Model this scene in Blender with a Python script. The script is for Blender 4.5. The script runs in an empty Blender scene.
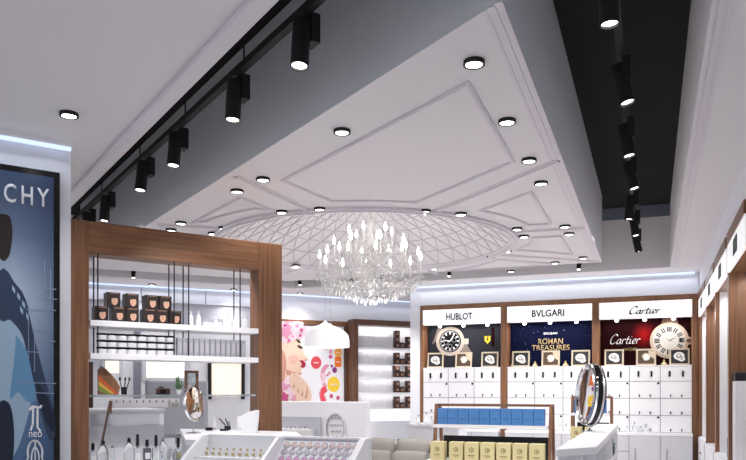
import bpy, bmesh, math, random
from mathutils import Vector, Matrix
from mathutils.geometry import tessellate_polygon
random.seed(7)
S = bpy.context.scene
C = S.collection
PI = math.pi
EYE = 1.5                      # eye height
F = 720.0                      # focal length in pixels of the 746 px wide frame
TR, TL, TB = math.radians(-21.1), math.radians(34.0), math.radians(25.0)   # brand wall, dropped-ceiling side, far left wall

# ------------------------------------------------------------------ frames of reference of the three wall directions
def fr(t, a, b, z=0.0):
    return Vector((math.cos(t)*a - math.sin(t)*b, math.sin(t)*a + math.cos(t)*b, z))
def Rw(u, v, z=0.0): return fr(TR, u, v, z)
def Lw(q, s, z=0.0): return fr(TL, q, s, z)
def Bw(q, s, z=0.0): return fr(TB, q, s, z)
def at_h(x, y, h):             # point at height h above the eye seen at x, y of the survey photo
    Y = F*h/(390.0 - y); return Vector(((x-373.0)/F*Y, Y, EYE+h))
def on_wall(x, y, t, c):       # (along, height) on the vertical plane "b = c" of frame t
    dx = (x-373.0)/F
    Y = c/(-math.sin(t)*dx + math.cos(t)); X = dx*Y
    return (math.cos(t)*X + math.sin(t)*Y, EYE + (390.0-y)/F*Y)
def meet(l1, l2):              # each line: (t, axis, const); axis 0: a=const, axis 1: b=const
    rows = []
    for t, ax, c in (l1, l2):
        rows.append((math.cos(t), math.sin(t), c) if ax == 0 else (-math.sin(t), math.cos(t), c))
    (a, b, e), (c, d, f) = rows
    D = a*d - b*c
    return Vector(((e*d-b*f)/D, (a*f-e*c)/D))

# ------------------------------------------------------------------ materials
def lin(c):
    r = []
    for v in c:
        v /= 255.0
        r.append(v/12.92 if v <= 0.04045 else ((v+0.055)/1.055)**2.4)
    return (*r, 1.0)
MATS = {}
def mat(name, rgb, rough=0.5, metal=0.0, emit=0.0, trans=0.0, bump=0.0, coat=0.0, ior=1.45):
    if name in MATS: return MATS[name]
    m = bpy.data.materials.new(name); m.use_nodes = True
    nt = m.node_tree; b = nt.nodes['Principled BSDF']
    b.inputs['Base Color'].default_value = lin(rgb)
    b.inputs['Roughness'].default_value = rough
    b.inputs['Metallic'].default_value = metal
    b.inputs['IOR'].default_value = ior
    if trans: b.inputs['Transmission Weight'].default_value = trans
    if coat: b.inputs['Coat Weight'].default_value = coat
    if emit:
        b.inputs['Emission Color'].default_value = lin(rgb)
        b.inputs['Emission Strength'].default_value = emit
    tc = nt.nodes.new('ShaderNodeTexCoord'); nz = nt.nodes.new('ShaderNodeTexNoise')
    nz.inputs['Scale'].default_value = 60.0
    nt.links.new(tc.outputs['Object'], nz.inputs['Vector'])
    if not trans and not emit and rough > 0.1:
        mr = nt.nodes.new('ShaderNodeMapRange')
        mr.inputs['To Min'].default_value = max(0.0, rough-0.03); mr.inputs['To Max'].default_value = min(1.0, rough+0.03)
        nt.links.new(nz.outputs['Fac'], mr.inputs['Value']); nt.links.new(mr.outputs['Result'], b.inputs['Roughness'])
    if bump:
        bp = nt.nodes.new('ShaderNodeBump'); bp.inputs['Strength'].default_value = bump; bp.inputs['Distance'].default_value = 0.004
        nt.links.new(nz.outputs['Fac'], bp.inputs['Height']); nt.links.new(bp.outputs['Normal'], b.inputs['Normal'])
    MATS[name] = m
    return m
def wood(name, dark, light, axis='Z', scale=9.0):
    m = bpy.data.materials.new(name); m.use_nodes = True
    nt = m.node_tree; b = nt.nodes['Principled BSDF']
    tc = nt.nodes.new('ShaderNodeTexCoord'); mp = nt.nodes.new('ShaderNodeMapping')
    sc = [scale*5]*3; sc['XYZ'.index(axis)] = scale*0.18
    mp.inputs['Scale'].default_value = sc
    n1 = nt.nodes.new('ShaderNodeTexNoise'); n1.inputs['Scale'].default_value = 1.0; n1.inputs['Detail'].default_value = 6.0
    n1.inputs['Distortion'].default_value = 0.6
    cr = nt.nodes.new('ShaderNodeValToRGB')
    cr.color_ramp.elements[0].position = 0.3; cr.color_ramp.elements[0].color = lin(dark)
    cr.color_ramp.elements[1].position = 0.7; cr.color_ramp.elements[1].color = lin(light)
    nt.links.new(tc.outputs['Object'], mp.inputs['Vector']); nt.links.new(mp.outputs['Vector'], n1.inputs['Vector'])
    nt.links.new(n1.outputs['Fac'], cr.inputs['Fac']); nt.links.new(cr.outputs['Color'], b.inputs['Base Color'])
    b.inputs['Roughness'].default_value = 0.42
    MATS[name] = m
    return m

CEIL = mat('white_ceiling_paint', (229, 225, 227), 0.75, bump=0.02)
WALLP = mat('white_wall_paint', (228, 229, 236), 0.7, bump=0.03)
FASC = mat('grey_fascia_paint', (222, 224, 230), 0.7)
BLACKC = mat('black_ceiling_paint', (12, 12, 13), 0.9)
GREYB = mat('grey_blue_paint_and_shade', (120, 124, 138), 0.7)
FLOORM = mat('polished_white_floor', (224, 221, 221), 0.25, bump=0.01)
WOODM = wood('brown_walnut_veneer', (104, 69, 46), (146, 102, 71), 'Z')
WOODX = wood('brown_walnut_veneer_lying', (104, 69, 46), (148, 103, 71), 'X')
WOODD = wood('dark_walnut_veneer', (80, 54, 40), (114, 78, 58), 'Z')
WHITE = mat('white_lacquer', (238, 238, 242), 0.35)
WHITEM = mat('white_satin', (226, 227, 233), 0.5)
GREYP = mat('light_grey_panel', (196, 198, 208), 0.5)
GAP = mat('shadow_gap_grey', (165, 166, 175), 0.6)
BLACK = mat('black_metal', (22, 22, 24), 0.65)
SIGN = mat('backlit_sign_white', (250, 250, 252), 0.5, emit=0.5)
BLACKG = mat('black_gloss', (14, 14, 16), 0.18)
CHROME = mat('chrome', (225, 225, 228), 0.06, 1.0)
MIRROR = mat('mirror_glass', (240, 240, 242), 0.02, 1.0)
STEEL = mat('brushed_steel', (170, 172, 178), 0.3, 1.0)
GLASS = mat('clear_glass', (245, 248, 250), 0.03, trans=1.0)
SHELFG = mat('shelf_glass', (205, 215, 218), 0.08, trans=0.75)
LENS = mat('downlight_diffuser', (255, 252, 246), 0.4, emit=9.0)
LENSS = mat('spot_lens', (255, 252, 246), 0.4, emit=7.0)
LED = mat('cool_led_strip', (206, 222, 250), 0.4, emit=0.9)
FLAME = mat('chandelier_bulb', (255, 250, 246), 0.4, emit=18.0)
CRYS = mat('crystal', (250, 248, 246), 0.08, trans=0.25, ior=1.5)
CANDLE = mat('candle_tube', (245, 243, 240), 0.4)
GOLD = mat('pale_gold', (190, 170, 130), 0.4, 0.4)
GOLDP = mat('gold_print', (188, 164, 112), 0.6)
CREAM = mat('cream_carton', (214, 202, 152), 0.55)
CREAMD = mat('gold_emblem_print', (150, 132, 88), 0.6)
BLUE = mat('blue_carton', (74, 128, 190), 0.5)
BLUED = mat('dark_blue_lid', (48, 96, 156), 0.5)
DBROWN = mat('dark_brown_carton', (62, 38, 34), 0.5)
TANP = mat('tan_print', (170, 130, 104), 0.6)
GREYC = mat('grey_carton', (186, 184, 188), 0.55)
GREYT = mat('grey_tube_carton', (168, 170, 178), 0.5)
SKIN = mat('printed_skin', (238, 206, 184), 0.6)
HAIR = mat('printed_dark_hair', (34, 24, 22), 0.6)
INK = mat('black_ink', (28, 28, 34), 0.6)
INKW = mat('white_ink', (244, 244, 248), 0.6)
SOFAM = mat('grey_beige_fabric', (156, 152, 145), 0.9, bump=0.2)
SOFAM2 = mat('pale_grey_fabric', (164, 160, 153), 0.9, bump=0.2)
PINKP = mat('pink_powder', (204, 152, 190), 0.6)
PEACHP = mat('peach_powder', (212, 188, 184), 0.6)
GREYPW = mat('grey_powder', (190, 186, 196), 0.6)
BEIGEF = mat('beige_frame', (186, 172, 150), 0.5)
CLOUD = mat('grey_white_print', (222, 220, 216), 0.6)
NAVY = mat('navy_print', (12, 16, 42), 0.7, ior=1.12)
DARKG = mat('charcoal_print', (44, 45, 52), 0.7, ior=1.12)
REDD = mat('dark_red_print', (30, 5, 8), 0.7, ior=1.12)
REDM = mat('red_print', (150, 22, 26), 0.4)
YELL = mat('yellow_print', (236, 200, 40), 0.6)
GREEN = mat('leaf_green', (96, 130, 84), 0.7)
TEAL = mat('teal_carton', (92, 140, 150), 0.5)
PENDM = mat('lit_pendant_shade', (250, 250, 252), 0.3, emit=0.35)
AMBER = mat('amber_perfume', (205, 170, 130), 0.05, trans=0.8)

# ------------------------------------------------------------------ mesh builder
class MB:
    def __init__(self): self.v, self.f, self.m = [], [], []
    def add(self, vs, fs, m=0):
        o = len(self.v); self.v += [tuple(p) for p in vs]
        for f in fs: self.f.append([i+o for i in f]); self.m.append(m)
        return self
    def box(self, x0, x1, y0, y1, z0, z1, m=0):
        vs = [(x0,y0,z0),(x1,y0,z0),(x1,y1,z0),(x0,y1,z0),(x0,y0,z1),(x1,y0,z1),(x1,y1,z1),(x0,y1,z1)]
        return self.add(vs, [(0,3,2,1),(4,5,6,7),(0,1,5,4),(1,2,6,5),(2,3,7,6),(3,0,4,7)], m)
    def prism(self, pts, a, b, axis='y', m=0):      # outline extruded from a to b along axis
        n = len(pts)
        def P(p, d): return {'x': (d, p[0], p[1]), 'y': (p[0], d, p[1]), 'z': (p[0], p[1], d)}[axis]
        vs = [P(p, a) for p in pts] + [P(p, b) for p in pts]
        fs = [(i, (i+1) % n, n+(i+1) % n, n+i) for i in range(n)]
        tri = tessellate_polygon([[Vector((p[0], p[1], 0)) for p in pts]])
        fs += [tuple(t) for t in tri] + [tuple(n+i for i in reversed(t)) for t in tri]
        return self.add(vs, fs, m)
    def disc(self, cx, cz, rx, rz, a, b, m=0, n=24, rot=0.0):
        pts = []
        for i in range(n):
            t = 2*PI*i/n; x, z = rx*math.cos(t), rz*math.sin(t)
            pts.append((cx+x*math.cos(rot)-z*math.sin(rot), cz+x*math.sin(rot)+z*math.cos(rot)))
        return self.prism(pts, a, b, 'y', m)
    def ring(self, cx, cz, r0, r1, a, b, m=0, n=32, k=1.0):
        o, i = [], []
        vs = []
        for d in (a, b):
            for r in (r0, r1):
                for j in range(n):
                    t = 2*PI*j/n; vs.append((cx+r*math.cos(t), d, cz+r*k*math.sin(t)))
        fs = []
        for j in range(n):
            k2 = (j+1) % n
            fs += [(j, k2, n+k2, n+j), (2*n+j, 3*n+j, 3*n+k2, 2*n+k2), (j, 2*n+j, 2*n+k2, k2), (n+j, n+k2, 3*n+k2, 3*n+j)]
        return self.add(vs, fs, m)
    def cyl(self, p0, p1, r0, r1=None, n=12, m=0):
        r1 = r0 if r1 is None else r1
        p0, p1 = Vector(p0), Vector(p1); d = (p1-p0).normalized()
        a = d.orthogonal().normalized(); b = d.cross(a)
        vs = [p0+(a*math.cos(2*PI*i/n)+b*math.sin(2*PI*i/n))*r0 for i in range(n)]
        vs += [p1+(a*math.cos(2*PI*i/n)+b*math.sin(2*PI*i/n))*r1 for i in range(n)]
        fs = [(i, (i+1) % n, n+(i+1) % n, n+i) for i in range(n)] + [tuple(range(n-1, -1, -1)), tuple(range(n, 2*n))]
        return self.add(vs, fs, m)
    def tube(self, pts, r, n=6, m=0):
        pts = [Vector(p) for p in pts]; vs = []; up = None
        for i, p in enumerate(pts):
            d = (pts[min(i+1, len(pts)-1)]-pts[max(i-1, 0)]).normalized()
            a = d.orthogonal().normalized() if up is None else (up-d*up.dot(d)).normalized()
            up = a; b = d.cross(a)
            rr = r[i] if isinstance(r, (list, tuple)) else r
            vs += [p+(a*math.cos(2*PI*j/n)+b*math.sin(2*PI*j/n))*rr for j in range(n)]
        k = len(pts); fs = []
        for i in range(k-1):
            for j in range(n):
                fs.append((i*n+j, i*n+(j+1) % n, (i+1)*n+(j+1) % n, (i+1)*n+j))
        fs += [tuple(range(n-1, -1, -1)), tuple(range((k-1)*n, k*n))]
        return self.add(vs, fs, m)
    def lathe(self, prof, c=(0, 0, 0), n=20, m=0, caps=True):  # prof: (r, z)
        vs = []
        for r, z in prof:
            vs += [(c[0]+r*math.cos(2*PI*i/n), c[1]+r*math.sin(2*PI*i/n), c[2]+z) for i in range(n)]
        fs = []
        for k in range(len(prof)-1):
            for i in range(n):
                fs.append((k*n+i, k*n+(i+1) % n, (k+1)*n+(i+1) % n, (k+1)*n+i))
        if caps and prof[0][0] > 1e-5: fs.append(tuple(range(n-1, -1, -1)))
        if caps and prof[-1][0] > 1e-5: fs.append(tuple(range((len(prof)-1)*n, len(prof)*n)))
        return self.add(vs, fs, m)
    def octa(self, c, r, h, m=0):
        x, y, z = c
        vs = [(x+r,y,z),(x,y+r,z),(x-r,y,z),(x,y-r,z),(x,y,z+h*0.6),(x,y,z-h)]
        return self.add(vs, [(0,1,4),(1,2,4),(2,3,4),(3,0,4),(1,0,5),(2,1,5),(3,2,5),(0,3,5)], m)
    def ball(self, c, rx, ry, rz, m=0, n=12, k=8):
        vs = []; fs = []
        for i in range(1, k):
            p = PI*i/k
            for j in range(n):
                t = 2*PI*j/n; vs.append((c[0]+rx*math.sin(p)*math.cos(t), c[1]+ry*math.sin(p)*math.sin(t), c[2]+rz*math.cos(p)))
        top, bot = len(vs), len(vs)+1
        vs += [(c[0], c[1], c[2]+rz), (c[0], c[1], c[2]-rz)]
        for j in range(n): fs += [(top, j, (j+1) % n), (bot, (k-2)*n+(j+1) % n, (k-2)*n+j)]
        for i in range(k-2):
            for j in range(n): fs.append((i*n+j, (i+1)*n+j, (i+1)*n+(j+1) % n, i*n+(j+1) % n))
        return self.add(vs, fs, m)
    def strip(self, pts, w, z0, z1, closed=False, m=0):   # mitred strip lying flat along plan points
        P = [Vector((p[0], p[1])) for p in pts]; n = len(P); L = []; Rr = []
        for i in range(n):
            a = P[i-1] if (i > 0 or closed) else None
            b = P[(i+1) % n] if (i < n-1 or closed) else None
            d0 = (P[i]-a).normalized() if a is not None else None
            d1 = (b-P[i]).normalized() if b is not None else None
            if d0 is None: d0 = d1
            if d1 is None: d1 = d0
            n0 = Vector((-d0.y, d0.x)); n1 = Vector((-d1.y, d1.x)); mm = (n0+n1)
            mm = mm.normalized() if mm.length > 1e-6 else n0
            k = w/2/max(0.35, mm.dot(n0))
            L.append(P[i]+mm*k); Rr.append(P[i]-mm*k)
        vs = []
        for z in (z0, z1):
            vs += [(p.x, p.y, z) for p in L] + [(p.x, p.y, z) for p in Rr]
        fs = []
        for i in range(n if closed else n-1):
            j = (i+1) % n
            fs += [(i, j, n+j, n+i), (2*n+i, 3*n+i, 3*n+j, 2*n+j), (i, 2*n+i, 2*n+j, j), (n+i, n+j, 3*n+j, 3*n+i)]
        if not closed: fs += [(0, n, 3*n, 2*n), (n-1, 3*n-1, 4*n-1, 2*n-1)]
        return self.add(vs, fs, m)
    def obj(self, name, mats, parent=None, smooth=False, bevel=0.0, seg=2):
        me = bpy.data.meshes.new(name); me.from_pydata(self.v, [], self.f)
        for mm in (mats if isinstance(mats, (list, tuple)) else [mats]): me.materials.append(mm)
        for p, k in zip(me.polygons, self.m): p.material_index = k
        bm = bmesh.new(); bm.from_mesh(me); bmesh.ops.recalc_face_normals(bm, faces=bm.faces); bm.to_mesh(me); bm.free()
        if smooth:
            for p in me.polygons: p.use_smooth = True
            me.set_sharp_from_angle(angle=math.radians(38))
        o = bpy.data.objects.new(name, me); C.objects.link(o)
        if parent: o.parent = parent
        if bevel:
            b = o.modifiers.new('bevel', 'BEVEL'); b.width = bevel; b.segments = seg; b.limit_method = 'ANGLE'
        return o

def thing(name, label, cat, loc=(0, 0, 0), rot=0.0, group=None):
    o = bpy.data.objects.new(name, None); C.objects.link(o); o.empty_display_size = 0.1
    o.location = loc; o.rotation_euler = (0, 0, rot); o['label'] = label; o['category'] = cat
    if group: o['group'] = group
    return o
def tag(o, label, cat, group=None, kind=None):
    o['label'] = label; o['category'] = cat
    if group: o['group'] = group
    if kind: o['kind'] = kind
    return o
def struct(o): o['kind'] = 'structure'; return o
def dup(root, loc, rot=None, label=None, group=None):
    def cp(o, par):
        c = o.copy(); C.objects.link(c)
        if par: c.parent = par
        for ch in list(o.children): cp(ch, c)
        return c
    r = cp(root, None); r.location = loc
    if rot is not None: r.rotation_euler = (0, 0, rot)
    if label: r['label'] = label
    if group: r['group'] = group
    return r
ORD = ['first', 'second', 'third', 'fourth', 'fifth', 'sixth', 'seventh', 'eighth', 'ninth', 'tenth', 'eleventh', 'twelfth',
       'thirteenth', 'fourteenth', 'fifteenth', 'sixteenth', 'seventeenth', 'eighteenth', 'nineteenth', 'twentieth',
       'twenty-first', 'twenty-second', 'twenty-third', 'twenty-fourth', 'twenty-fifth', 'twenty-sixth', 'twenty-seventh',
       'twenty-eighth', 'twenty-ninth', 'thirtieth']
def lamp(kind, name, loc, power, color=(1, 0.96, 0.92), parent=None, rot=None, target=None, size=0.05, size_y=None, angle=100, blend=0.6):
    d = bpy.data.lights.new(name, kind); d.energy = power; d.color = color
    if kind == 'SPOT': d.spot_size = math.radians(angle); d.spot_blend = blend; d.shadow_soft_size = size
    elif kind == 'AREA':
        d.size = size
        if size_y: d.shape = 'RECTANGLE'; d.size_y = size_y
    else: d.shadow_soft_size = size
    o = bpy.data.objects.new(name, d); C.objects.link(o); o.location = loc
    if target is not None:
        o.rotation_euler = (Vector(target)-Vector(loc)).to_track_quat('-Z', 'Y').to_euler()
    if rot is not None: o.rotation_euler = rot
    if parent: o.parent = parent
    return o
def lettering(s, w, h, cx, cz, y, m, parent, name='lettering', shear=0.0, thick=0.002, bold=0.0, space=1.0):
    cu = bpy.data.curves.new(name, 'FONT'); cu.body = s; cu.size = 1.0; cu.shear = shear; cu.resolution_u = 4; cu.offset = bold; cu.space_character = space
    t = bpy.data.objects.new(name, cu); C.objects.link(t)
    dg = bpy.context.evaluated_depsgraph_get(); dg.update()
    me = bpy.data.meshes.new_from_object(t.evaluated_get(dg)); bpy.data.objects.remove(t); bpy.data.curves.remove(cu)
    xs = [v.co.x for v in me.vertices]; ys = [v.co.y for v in me.vertices]
    sx = w/(max(xs)-min(xs)); sy = h/(max(ys)-min(ys)); mx = (max(xs)+min(xs))/2; my = (max(ys)+min(ys))/2
    bm = bmesh.new(); bm.from_mesh(me)
    for v in bm.verts: v.co = Vector(((v.co.x-mx)*sx+cx, y, (v.co.y-my)*sy+cz))
    r = bmesh.ops.extrude_face_region(bm, geom=bm.faces[:])
    for e in r['geom']:
        if isinstance(e, bmesh.types.BMVert): e.co.y -= thick
    bmesh.ops.recalc_face_normals(bm, faces=bm.faces); bm.to_mesh(me); bm.free()
    me.materials.clear(); me.materials.append(m)
    o = bpy.data.objects.new(name, me); C.objects.link(o); o.parent = parent
    return o
def smooth_line(p, k=6):
    if len(p) < 3: return p
    out = []
    for i in range(len(p)-1):
        a, b, c, d = p[max(i-1, 0)], p[i], p[i+1], p[min(i+2, len(p)-1)]
        for j in range(k):
            t = j/k
            out.append(tuple(0.5*((2*b[n])+(-a[n]+c[n])*t+(2*a[n]-5*b[n]+4*c[n]-d[n])*t*t+(-a[n]+3*b[n]-3*c[n]+d[n])*t**3) for n in (0, 1)))
    return out+[p[-1]]
GLY = {'C': (.68, [[(.62,.82),(.55,.97),(.36,1.0),(.14,.78),(.03,.42),(.12,.08),(.34,0),(.6,.16)]]),
       'a': (.56, [[(.4,.44),(.25,.5),(.08,.34),(.05,.12),(.16,0),(.3,.1),(.42,.46)], [(.42,.46),(.38,.14),(.44,0),(.54,.08)]]),
       'r': (.40, [[(.06,.48),(.05,0)], [(.05,.26),(.16,.44),(.26,.49),(.33,.42)]]),
       't': (.36, [[(.16,.76),(.09,.16),(.16,0),(.32,.08)], [(0,.48),(.32,.48)]]),
       'i': (.28, [[(.08,.48),(.06,.12),(.12,0),(.24,.08)], [(.11,.66),(.15,.70)]]),
       'e': (.42, [[(.06,.22),(.25,.27),(.33,.4),(.22,.5),(.08,.36),(.05,.14),(.17,0),(.36,.12)]])}
def script_word(s, w, h, cx, cz, y, m, parent, name='lettering', nib=0.085):
    mb = MB(); x = 0.0; polys = []
    na = Vector((math.cos(0.6), math.sin(0.6)))*nib; nb = Vector((-na.y, na.x))*0.34
    for ch in s:
        adv, strokes = GLY[ch]
        for st in strokes:
            st = smooth_line(st)
            for a, b in zip(st[:-1], st[1:]):
                A, B = Vector((a[0]+x+0.26*a[1], a[1])), Vector((b[0]+x+0.26*b[1], b[1]))
                for nn in (na, nb): polys.append([A-nn*0.5, B-nn*0.5, B+nn*0.5, A+nn*0.5])
        x += adv
    xs = [p.x for q in polys for p in q]; zs = [p.y for q in polys for p in q]
    sx = w/(max(xs)-min(xs)); sz = h/(max(zs)-min(zs))
    for q in polys:
        mb.add([((p.x-min(xs))*sx-w/2+cx, y, (p.y-min(zs))*sz-h/2+cz) for p in q], [(0, 1, 2, 3)])
    return mb.obj(name, m, parent)

# =================================================================== camera, world
cam = bpy.data.cameras.new('camera'); co = bpy.data.objects.new('camera', cam); C.objects.link(co)
co.location = (0, 0, EYE); co.rotation_euler = (PI/2, 0, 0)
cam.sensor_width = 36.0; cam.lens = 36.0*F/746.0; cam.shift_y = 160.0/746.0; cam.clip_start = 0.05
S.camera = co
W = bpy.data.worlds.new('world'); S.world = W; W.use_nodes = True
W.node_tree.nodes['Background'].inputs['Color'].default_value = (0.90, 0.94, 1.0, 1)
W.node_tree.nodes['Background'].inputs['Strength'].default_value = 1.0
S.view_settings.view_transform = 'Standard'; S.view_settings.look = 'None'; S.view_settings.gamma = 1.0
S.view_settings.use_curve_mapping = False; S.view_settings.exposure = 0.0

# =================================================================== the shell
ZC, ZT = EYE+1.8, EYE+2.74       # underside of dropped ceilings, black upper ceiling
UR0, UR1, VB0, SB0, QL0, VE, SE, QP = -0.64, 0.263, 11.4, 12.15, 1.47, 10.6, 11.4, 2.35
VW, UW, SW = 12.0, 0.68, 13.0   # brand wall, right wall, far left wall
struct(MB().box(-14, 9, -2.5, 19, -0.1, 0).obj('floor', FLOORM))
struct(MB().box(-14, 9, -1.5, 19, ZT, ZT+0.1).obj('ceiling', BLACKC))

def ring_faces(outer, inner, z):
    loops = [[Vector((p[0], p[1], 0)) for p in outer], [Vector((p[0], p[1], 0)) for p in inner]]
    pts = [(p[0], p[1], z) for p in list(outer)+list(inner)]
    return pts, [tuple(t) for t in tessellate_polygon(loops)]
# perimeter ceiling with the trough cut out of it
T = [meet((TL, 0, QL0), (TR, 0, UR1)), meet((TR, 0, UR1), (TR, 1, VB0)), meet((TR, 1, VB0), (TB, 1, SB0)), meet((TB, 1, SB0), (TL, 0, QL0))]
OUT = [Vector((-14, -1.5)), Vector((9, -1.5)), Vector((9, 19)), Vector((-14, 19))]
mb = MB(); vs, fs = ring_faces(OUT, T, ZC); mb.add(vs, fs)
n = len(T)
mb.add([(p.x, p.y, ZC) for p in T]+[(p.x, p.y, ZT-0.01) for p in T], [(i, (i+1) % n, n+(i+1) % n, n+i) for i in range(n)])
struct(mb.obj('ceiling_perimeter', CEIL))
# shadow painted as a grey-blue band where the far fascia meets the black ceiling
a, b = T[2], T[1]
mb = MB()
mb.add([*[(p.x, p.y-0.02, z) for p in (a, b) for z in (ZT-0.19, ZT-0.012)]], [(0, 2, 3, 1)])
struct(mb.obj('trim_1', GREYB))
# dropped ceiling with its dome opening
P = [meet((TR, 0, UR0), (TL, 0, QP)), meet((TR, 0, UR0), (TR, 1, VE)), meet((TR, 1, VE), (TB, 1, SE)), meet((TB, 1, SE), (TL, 0, QP))]
DC, DR = Vector((-0.10, 8.92)), 1.79
NC = 72
circ = [DC+Vector((math.cos(2*PI*i/NC), math.sin(2*PI*i/NC)))*DR for i in range(NC)]
mb = MB(); vs, fs = ring_faces(P, circ, ZC); mb.add(vs, fs)
struct(mb.obj('ceiling_dropped', CEIL))
mb = MB(); n = len(P)
mb.add([(p.x, p.y, ZC) for p in P]+[(p.x, p.y, ZT-0.01) for p in P], [(i, (i+1) % n, n+(i+1) % n, n+i) for i in range(n)])
struct(mb.obj('trim_2', FASC))
# the dome: shallow cap with a raised triangular lattice
DH = 0.62; RR = (DR*DR+DH*DH)/(2*DH)
def dome(r, t, off=0.0):
    z = math.sqrt(max(0, RR*RR-r*r))-(RR-DH); k = (RR-off)/RR
    return (DC.x+r*k*math.cos(t), DC.y+r*k*math.sin(t), ZC+max(0.0, z)-off*0.6)
mb = MB(); rings = [DR*(1-i/10) for i in range(10)]
for r in rings: mb.v += [dome(r, 2*PI*j/NC) for j in range(NC)]
for i in range(9):
    for j in range(NC): mb.f.append([i*NC+j, i*NC+(j+1) % NC, (i+1)*NC+(j+1) % NC, (i+1)*NC+j]); mb.m.append(0)
mb.f.append([9*NC+j for j in range(NC)]); mb.m.append(0)
struct(mb.obj('ceiling_dome', CEIL, smooth=True))
LATM = mat('lattice_moulding', (196, 190, 194), 0.6)
mb = MB(); NS = 40; lr = [1.77, 1.56, 1.34, 1.11, 0.87, 0.61, 0.34]
def node(k, j): return dome(lr[k], 2*PI*(j+0.5*(k % 2))/NS, 0.004)
for k in range(len(lr)):
    for j in range(NS):
        mb.tube([node(k, j), node(k, j+1)], 0.006, 4)
        if k < len(lr)-1:
            if k % 2 == 0: e = ((j, j), (j+1, j))
            else: e = ((j, j), (j, j+1))
            for p, q in e: mb.tube([node(k, p), node(k+1, q)], 0.006, 4)
struct(mb.obj('trim_3', LATM))

# mouldings on the dropped ceiling
def xy(x, y): return at_h(x, y, 1.8).to_2d()
def arc_between(p, q, r):       # along a circle about the dome centre, the short way
    a0 = math.atan2(p.y-DC.y, p.x-DC.x); a1 = math.atan2(q.y-DC.y, q.x-DC.x)
    d = (a1-a0+PI) % (2*PI)-PI
    return [DC+Vector((math.cos(a0+d*i/10), math.sin(a0+d*i/10)))*r for i in range(11)]
def on_circle(p, r): return DC+(p-DC).normalized()*r
MOULD = mat('white_moulding', (222, 216, 222), 0.6)
mb = MB()
mb.strip([DC+(c-DC)*((DR+0.035)/DR) for c in circ], 0.07, ZC-0.03, ZC-0.001, True)
mb.strip([DC+(c-DC)*((DR+0.02)/DR) for c in circ], 0.03, ZC-0.045, ZC-0.001, True)
struct(mb.obj('trim_4', MOULD))
RA = DR+0.30
# raised ribs running from the edge of the dropped ceiling to the dome
ribs = [((236, 176), (311, 212)), ((559, 160), (432, 213)), ((585, 227), (509, 232)), ((598, 261), (492, 254)),
        ((158, 224), (230, 229)), ((283, 276), (308, 265)), ((429, 271), (418, 266))]
mb = MB()
for a, b in ribs:
    p, q = xy(*a), on_circle(xy(*b), DR+0.07)
    if a[0] in (283, 429): p = q+(q-DC).normalized()*0.6
    mb.strip([p, q], 0.03, ZC-0.02, ZC-0.001); mb.strip([p, q], 0.085, ZC-0.008, ZC-0.001)
struct(mb.obj('trim_5', MOULD))
# panel outlines
def panel(corners, arc):        # corners: plan points, arc from last back to first on circle of radius arc
    pts = list(corners)
    if arc: pts = pts[1:-1]; pts = arc_between(on_circle(corners[-1], arc), on_circle(corners[0], arc), arc)+pts
    return pts
mb = MB()
def outline(pts):
    mb.strip(pts, 0.036, ZC-0.012, ZC-0.001, True)
    mb.strip(pts, 0.014, ZC-0.018, ZC-0.001, True)
outline(panel([xy(334, 204), xy(283, 180), xy(467, 83), xy(513, 161), xy(413, 205)], RA))
outline(panel([xy(476, 211.5), xy(530.5, 191.5), xy(550, 223), xy(529, 224.5)], RA))
outline(panel([xy(262, 210), xy(270, 209), xy(241, 197), xy(194, 222), xy(212, 222)], RA))
outline([xy(517, 249.5), xy(531, 243), xy(533, 237), xy(560, 235.7), xy(571.5, 253.5)])
outline([xy(499, 259), xy(560, 264), xy(450, 270.5), xy(478, 265.5)])
outline([xy(160, 232), xy(215, 235), xy(250, 262), xy(150, 248)])
struct(mb.obj('trim_6', MOULD))
# stepped cornice along the edges
def along(t, ax, c, off): return (t, ax, c+off)
mb = MB()
for off, w, d in ((-0.012, 0.024, 0.006), (-0.055, 0.03, 0.005), (-0.095, 0.02, 0.004)):
    a = meet((TR, 0, UR0+off), (TL, 0, QP)); b = meet((TR, 0, UR0+off), (TR, 1, VE))
    mb.strip([a, b], w, ZC-d, ZC-0.001)
struct(mb.obj('trim_7', MOULD))
mb = MB()
for off, w, d in ((0.012, 0.024, 0.006), (0.05, 0.03, 0.006), (0.09, 0.02, 0.005)):
    a = meet((TR, 0, UR1+off), (TL, 0, QL0)); b = meet((TR, 0, UR1+off), (TR, 1, VB0))
    mb.strip([a, b], w, ZC-d, ZC-0.001)
struct(mb.obj('trim_8', MOULD))
mb = MB()
mb.strip([Lw(QL0-0.048, 1.6), Lw(QL0-0.048, 11.0)], 0.096, ZC-0.035, ZC-0.001)
struct(mb.obj('trim_9', MOULD))

# walls
def wall(name, t, a0, a1, b0, b1, z0, z1, m=WALLP):
    pts = [fr(t, a0, b0), fr(t, a1, b0), fr(t, a1, b1), fr(t, a0, b1)]
    return struct(MB().prism([(p.x, p.y) for p in pts], z0, z1, 'z').obj(name, m))
wall('wall_back', TR, -3.93, 1.3, VW+0.46, VW+0.6, 0, ZC)
wall('wall_bulkhead', TR, -3.75, 0.68, VW, VW+0.45, 2.97, ZC-0.002)
wall('wall_pilaster', TR, -3.93, -3.755, VW, VW+0.45, 0, ZC-0.002)
wall('wall_right', TR, 1.12, 1.26, -0.6, VW+0.45, 0, ZC)
wall('wall_right_bulkhead', TR, 0.69, 1.11, -0.6, VW-0.01, 2.97, ZC-0.002)
wall('wall_left', TL, -3.0, 1.14, 5.74, 5.98, 0, ZC-0.002)
wall('wall_far', TB, -1.5, 8.2, SW, SW+0.15, 0, ZC)
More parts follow.
